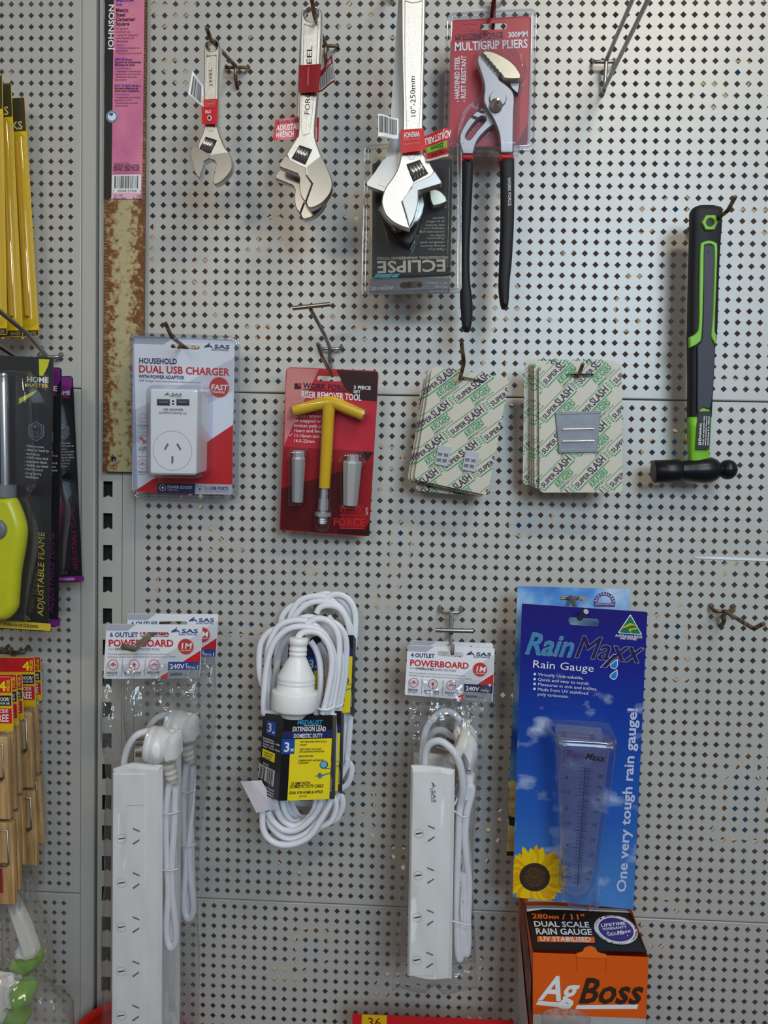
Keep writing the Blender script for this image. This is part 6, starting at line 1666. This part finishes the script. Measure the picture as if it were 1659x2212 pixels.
def lighter_pack(label, TR, BR, d, accent, hcol, txt, sc, swoosh, tilt_px):
    """TR, BR: right corners of the pack in photo pixels"""
    wpx = 175 * sc
    sl = (BR[0] - TR[0]) / (BR[1] - TR[1]); TL = (TR[0] - wpx, TR[1] + wpx * sl); BL = (TL[0] + BR[0] - TR[0], TL[1] + BR[1] - TR[1])
    fr = Fr(TL, TR, BL, d)
    t = thing('lighter_pack', label, 'packaged lighter', fr, 'gas lighter packs at the left edge')
    w_, hgt = fr.l(*TR)[0], -fr.l(*BL)[1]; u = hgt / 590
    X = lambda x: w_ - (115 - x) * u            # photo-like pixels of the front pack, right edge at 115
    Zc = lambda y: -(y - 773) * u
    A = lambda x, y: (X(x + (y - 773) * .046), Zc(y))
    mb = MB()
    mb.plate(quadr([(0, 0), (w_, 0), (w_, -hgt), (0, -hgt)], .004), -.0006, 0, chark)
    mb.fill(quadr([A(-55, 1343), A(94, 1345), A(93, 1361), A(-55, 1361)], .001), accent, .0003)
    if swoosh:
        mb.fill([A(84, 777), A(107, 777), A(103, 792), A(92, 812), A(84, 812)], hcol, .0003); mb.fill([A(38, 862), A(78, 842), A(70, 852), A(38, 874)], hcol, .0003); mb.fill([A(0, 886), A(16, 878), A(16, 884), A(0, 900)], hcol, .0003)
    else: mb.fill([A(66, 776), A(112, 776), A(112, 800), A(92, 835), A(80, 830)], accent, .0003)
    mb.text2('HOME', A(56, 826), A(104, 826), 11 * u, inkw, 1, 0, .0005); mb.text2('MASTER', A(55, 836), A(103, 836), 7 * u, txt, 1, 0, .0005)
    for w2, m_ in ((17, inkg), (14.5, chark), (12, inkg), (10.5, chark)):
        cx, cy = A(74, 930); mb.fill([(cx + a * w2 * u, cy + b * w2 * 1.28 * u) for a, b in ((0, 1), (1, .55), (1, -.4), (.5, -.8), (0, -1), (-.5, -.8), (-1, -.4), (-1, .55))], m_, .0003 + .0002 * (18 - w2) / 3)
    cx, cy = A(73, 921); mb.fill([(cx, cy + 5 * u), (cx + 3 * u, cy), (cx, cy - 4 * u), (cx - 3 * u, cy)], inkg, .0016)
    for j in range(3): mb.text2('QUALITY SAFE', (cx - 8 * u, cy - (12 + 4.5 * j) * u), (cx + 8 * u, cy - (12 + 4.5 * j) * u), 3 * u, inkg, 1, 0, .0016)
    for j, s in enumerate(('- Multi-purpose', '- Ideal for hard to', '  reach places', '- Child safety lock', '- Adjustable flame', '- Visible gas level', '- On/Off switch', '- Long lasting', '- Refillable')):
        a = A(48 - j * .6, 964 + j * 8.3); b = A(48 - j * .6 + 3.0 * len(s.strip()) * .92, 965 + j * 8.3); mb.text2(s, a, b, 5 * u, inkw, 0, .2, .0005)
    mb.text2('ADJUSTABLE FLAME', A(78, 1330), A(86, 1146), 13 * u, txt, 0, .15, .0005); mb.text2('KEEP OUT OF REACH OF CHILDREN', A(-48, 1355), A(66, 1356), 6 * u, ink if swoosh else inkw, 1, .1, .0006)
    mb.build('backing_card', t, label='charcoal card with white lettering')
    p3 = lambda x, y, dd: Vector((A(x, y)[0], -dd, A(x, y)[1]))
    mb = MB()
    hn = [(-8, 1070, 1), (30, 1070), (44, 1090), (54, 1120), (57, 1145), (52, 1180), (42, 1230), (36, 1280), (32, 1310), (18, 1330), (0, 1338), (-25, 1335), (-45, 1310), (-48, 1250), (-50, 1180), (-48, 1110), (-30, 1080)]
    o = [A(*p[:2]) for p in sm([p[:2] for p in hn], 4)]
    loop = [A(*p) for p in sm([(8, 1100), (22, 1120), (24, 1145), (18, 1165), (0, 1172), (-14, 1150), (-12, 1115)], 4)]
    rg = [[(p[0], -dd, p[1]) for p in inset(o, i_)] for i_, dd in ((.003, .002), (.0008, .005), (0, .010), (.0012, .015), (.004, .0185), (.007, .0195))]
    hm = limey if swoosh else magenta
    mb.rings(rg, hm, True, False); mb.fill([(p[0], p[2]) for p in rg[-1]], hm, .0195)
    hb = mb.build('handle', t, label='acid yellow moulded handle' if swoosh else 'bright pink moulded handle')
    mb = MB(); c = A(4, 1140); mb.lathe((c[0], -.015, c[1]), (c[0], -.0235, c[1]), [(0, 22 * u), (.7, 22 * u), (.9, 20 * u), (1, 15 * u)], collar, 24); mb.build('trigger', hb, label='round grey trigger')
    mb = MB(); c = A(-1, 1290); mb.fill(circ(*c, 5 * u, 16, 24 * u), M('dim_gas_window', (120, 110, 10), .4), .0198); mb.build('gas_window', hb)
    mb = MB(); mb.lathe(p3(18, 812, .010), p3(14, 1052, .010), [(0, 7 * u), (.02, 8.5 * u), (.03, 7.6 * u), (.05, 8.5 * u), (.07, 7.6 * u), (.09, 8.5 * u), (1, 8.5 * u)], polish, 20); mb.build('barrel', t, label='chrome barrel')
    mb = MB(); mb.lathe(p3(14, 1046, .010), p3(12, 1072, .010), [(0, 22 * u), (1, 23 * u)], collar, 24); mb.build('barrel_collar', t, label='grey collar')
    mb = MB(); ob = [A(*p) for p in sm([(-40, 806, 1), (82, 808, 1), (84, 1040), (76, 1060), (78, 1090), (84, 1160), (70, 1250), (58, 1335, 1), (-52, 1345, 1), (-56, 1060)], 3)]
    mb.bubble(ob, .001, .024, blister, .005); mb.fill(quadr([(0, 0), (w_ + .002, 0), (w_ + .002, -hgt), (0, -hgt)], .004), film, .0012); mb.build('blister', t, label='clear blister')
    return t


goldt = M('gold_lettering', (200, 180, 70), .4); purt = M('purple_lettering', (150, 30, 140), .4)
lighter_pack('front lighter pack, acid yellow handle and yellow foot band', (115, 773), (88, 1361), (.118, .118, .112), M('band_gold', (226, 196, 50), .35), M('swoosh_yellow', (210, 214, 30), .35), goldt, 1, True, 0)
lighter_pack('middle lighter pack with purple foot, thin edge showing behind the yellow one', (133, 794), (112, 1352), (.088, .088, .084), purpc, purpc, purt, .92, False, 0)
lighter_pack('rear lighter pack with pink handle and purple foot band', (157, 812), (172, 1256), (.040, .040, .04), purpc, purpc, M('plum_lettering', (150, 24, 80), .4), .78, False, 0)

# ---------------------------------------------------------------- mouse traps under red cards
for i, (lb, TR, BR, d) in enumerate((('rearmost red and yellow trap card', (87.5, 1419), (91.5, 1514), .030), ('second red and yellow trap card from the back', (74, 1420), (76.5, 1528), .048), ('middle red and yellow trap card of the five', (47.5, 1457), (49.8, 1555), .071), ('second red and yellow trap card from the front', (36, 1456), (36.5, 1568), .092), ('frontmost red and yellow trap card', (24.5, 1462), (25, 1580), .113))):
    wpx = 130
    fr = Fr((TR[0] - wpx, TR[1]), TR, (BR[0] - wpx, BR[1]), d)
    t = thing('mouse_trap_pack', lb, 'packaged mouse traps', fr, 'mouse trap packs at lower left')
    w_ = fr.l(*TR)[0]; hgt = -fr.l(BR[0] - wpx, BR[1])[1]; u = hgt / 118
    mb = MB(); mb.plate(quadr([(0, 0), (w_, 0), (w_, -hgt), (0, -hgt)], .003), -.0006, 0, yellow, inkw)
    R_ = lambda x0, x1, y0, y1, m_, e=.0003: mb.fill([(w_ - x0 * u, -y0 * u), (w_ - x1 * u, -y0 * u), (w_ - x1 * u, -y1 * u), (w_ - x0 * u, -y1 * u)], m_, e)
    R_(125, 1, 1, 34, red); R_(125, 2, 40, 62, ink); R_(125, 2, 68, 100, red)
    tx = lambda s, x0, x1, y, cap, m_: mb.text2(s, (w_ - x0 * u, -y * u), (w_ - x1 * u, -y * u), cap * u, m_, 1, 0, .0006)
    tx('4', 28, 11, 30, 20, yellowi); mb.text2('PIECES', (w_ - 4 * u, -31 * u), (w_ - 4 * u, -6 * u), 6 * u, yellowi, 1, 0, .0006)
    tx('INDOOR/', 40, 5, 52, 8, inkw); tx('OUTDOOR USE', 40, 5, 59, 4.5, inkw); tx('PESTICIDE', 48, 9, 77, 7, inkw); tx('FREE', 40, 8, 96, 15, inkw)
    mb.build('header_card', t, label='red, yellow and black printed card')
    for row in range(2):
        for q in range(2):
            L_ = 178 * u * (1.0 if i else 1.02); z1 = -hgt - (.004 + row * (L_ + .004)); x1 = w_ - (.004 + q * .052) + (.002 if row else 0)
            mb = MB(); mb.box(x1 - .047, x1, .000, .006, z1 - L_, z1, wood, .001)
            b = mb.build('trap', t, label='flat wooden snap trap')
            mb = MB(); mb.tube([(x1 - .004, -.0075, z1 - L_ * .5), (x1 - .004, -.0075, z1 - L_ * .08), (x1 - .043, -.0075, z1 - L_ * .08), (x1 - .043, -.0075, z1 - L_ * .5)], .0009, steel, n=6, sp=0)
            mb.lathe((x1 - .006, -.0078, z1 - L_ * .5), (x1 - .041, -.0078, z1 - L_ * .5), [(0, .002), (1, .002)], rust, 8); mb.build('spring_wire', b)
            mb = MB(); mb.fill([(x1 - .018, z1 - L_ * .55), (x1 - .012, z1 - L_ * .55), (x1 - .012, z1 - L_ * .85), (x1 - .018, z1 - L_ * .85)], redd, .0064); mb.build('red_print', b)
    z0 = G(fr); bag('bag', t, z0, [(TR[0] - wpx, TR[0], BR[1] - 6, .003), (TR[0] - wpx, TR[0] + 4, BR[1] + 40, .010), (TR[0] - wpx, TR[0] + 8, BR[1] + 250, .013), (TR[0] - wpx, TR[0] + 12, BR[1] + 395, .010)], .004, i + 20, amp=.0015)

# ---------------------------------------------------------------- white and green brushes in bags at the lower left
zb = lambda x, y: (x / 5.265, 1792 + y / 5.265)
fr = FrW(*zb(260, 1000), .07); z = G(fr, 0, 1792, 5.265)
t = thing('cleaning_brush', 'white handled brush with green neck, tilted in a clear bag at lower left', 'brush', fr, 'bagged brushes at lower left')
mb = MB(); o = z.P(sm([(78, 790, 1), (182, 758, 1), (230, 860), (310, 1020), (390, 1230), (438, 1385, 1), (405, 1438), (318, 1456), (272, 1405, 1), (190, 1150), (110, 920)], 4)); mb.plate(o, -.006, .006, white, ch=.003, smooth=True); hb = mb.build('handle', t, label='flat white handle')
mb = MB(); mb.plate(z.P([(272, 1400), (430, 1350), (438, 1385), (405, 1438), (318, 1456)]), .002, .0068, offw, ch=.002); mb.build('handle_end', hb, label='rounded cream end')
mb = MB(); mb.plate(z.P(sm([(76, 790, 1), (74, 720), (84, 672), (130, 668), (175, 715), (180, 756, 1)], 4)), -.005, .005, grass, ch=.003, smooth=True); mb.build('neck', t, label='leaf green neck')
mb = MB(); mb.plate(z.P(sm([(135, 1515), (260, 1500), (440, 1410), (446, 1540), (330, 1650), (220, 1682), (130, 1650), (90, 1580)], 4)), -.010, .004, grass, ch=.004, smooth=True); mb.build('brush_back', t, label='leaf green brush back')
mb = MB(); mb.plate(z.P(sm([(150, 1500, 1), (140, 1430), (180, 1380), (290, 1440), (420, 1440, 1), (300, 1500)], 4)), -.012, .001, paper, ch=.004, smooth=True); mb.build('bristles', t, label='white bristles')
bag('bag', t, z, [(40, 330, 560, .004), (30, 380, 760, .02), (60, 520, 1200, .03), (80, 560, 1560, .03), (90, 620, 1760, .02)], .0, 41, milky, .003)
fr = FrW(*zb(260, 1900), .095); z = G(fr, 0, 1792, 5.265)
t = thing('cleaning_brush', 'lower brush with a round lime green knob under a milky bag in the corner', 'brush', fr, 'bagged brushes at lower left')
mb = MB(); mb.plate(z.P(sm([(140, 1830), (190, 1765), (270, 1745), (350, 1765), (388, 1830), (370, 1920), (320, 1990), (300, 2080), (290, 2212), (80, 2230), (100, 2080), (165, 2010), (150, 1920)], 5)), -.010, .012, grass, ch=.006, smooth=True); mb.build('neck', t, label='lime green neck with a round knob')
mb = MB(); mb.plate(z.P(sm([(-160, 1740), (0, 1700), (130, 1720), (190, 1760), (150, 1880), (158, 2050), (90, 2060), (60, 2212), (-160, 2260)], 4)), -.012, .004, white, ch=.005, smooth=True); mb.build('handle', t, label='white plastic body')
bag('bag', t, z, [(-60, 440, 1640, .004), (-80, 640, 1800, .03), (-80, 790, 1980, .04), (-80, 815, 2130, .04), (-80, 830, 2300, .04)], .004, 43, milky, .004)
# ---------------------------------------------------------------- light
def area_light(name, loc, target, sx, sy, power, col):
    l = bpy.data.lights.new(name, 'AREA'); l.shape = 'RECTANGLE'; l.size = sx; l.size_y = sy; l.energy = power; l.color = col
    o = bpy.data.objects.new(name, l); COL.objects.link(o); o.location = loc
    o.rotation_euler = (Vector(target) - Vector(loc)).to_track_quat('-Z', 'Y').to_euler()
    return o


area_light('ceiling_tube_right', (.66, -1.2, .66), (.3, 0, -.2), .5, .10, 7.8, (1, .87, .68))
area_light('low_left_fill', (-.34, -1.6, .05), (-.1, 0, -.5), .35, .14, 3.5, (1, .87, .68))  # unseen left lamp, lowered from ceiling height to brighten the board's left middle
d = area_light('daylight_from_shopfront', (.95, -2.6, .30), (.34, 0, -.42), .9, .9, 7.2, (.60, .82, 1))
d.data.spread = math.radians(80)
area_light('cavity_fill', (.15, .03, -.5), (.15, .09, -.5), 1.4, 1.5, 1.6, (1, .90, .84))  # added in the cavity to brighten the backing, standing in for next-aisle light
w = bpy.data.worlds.new('shop'); sc.world = w; w.use_nodes = True; nt = w.node_tree
bg = nt.nodes['Background']
tc = nt.nodes.new('ShaderNodeTexCoord'); sp = nt.nodes.new('ShaderNodeSeparateXYZ'); nt.links.new(tc.outputs['Generated'], sp.inputs[0])
mr = nt.nodes.new('ShaderNodeMapRange'); mr.inputs[1].default_value = -1; mr.inputs[2].default_value = 1; nt.links.new(sp.outputs['Z'], mr.inputs[0])
cr = nt.nodes.new('ShaderNodeValToRGB'); el = cr.color_ramp.elements
el[0].position, el[0].color = 0, (.20, .12, .09, 1); el[1].position, el[1].color = 1, (.62, .60, .55, 1)
for p, c in ((.40, (.17, .13, .12, 1)), (.5, (.40, .43, .46, 1)), (.60, (.70, .74, .78, 1)), (.75, (.30, .29, .27, 1))):
    e = el.new(p); e.color = c
nt.links.new(mr.outputs[0], cr.inputs[0]); nt.links.new(cr.outputs[0], bg.inputs[0]); bg.inputs[1].default_value = .45
sc.view_settings.view_transform = 'Standard'; sc.view_settings.look = 'None'; sc.view_settings.exposure = 0; sc.view_settings.gamma = 1
sc.cycles.transparent_max_bounces = 24; sc.cycles.max_bounces = 6; sc.cycles.diffuse_bounces = 3; sc.cycles.glossy_bounces = 3
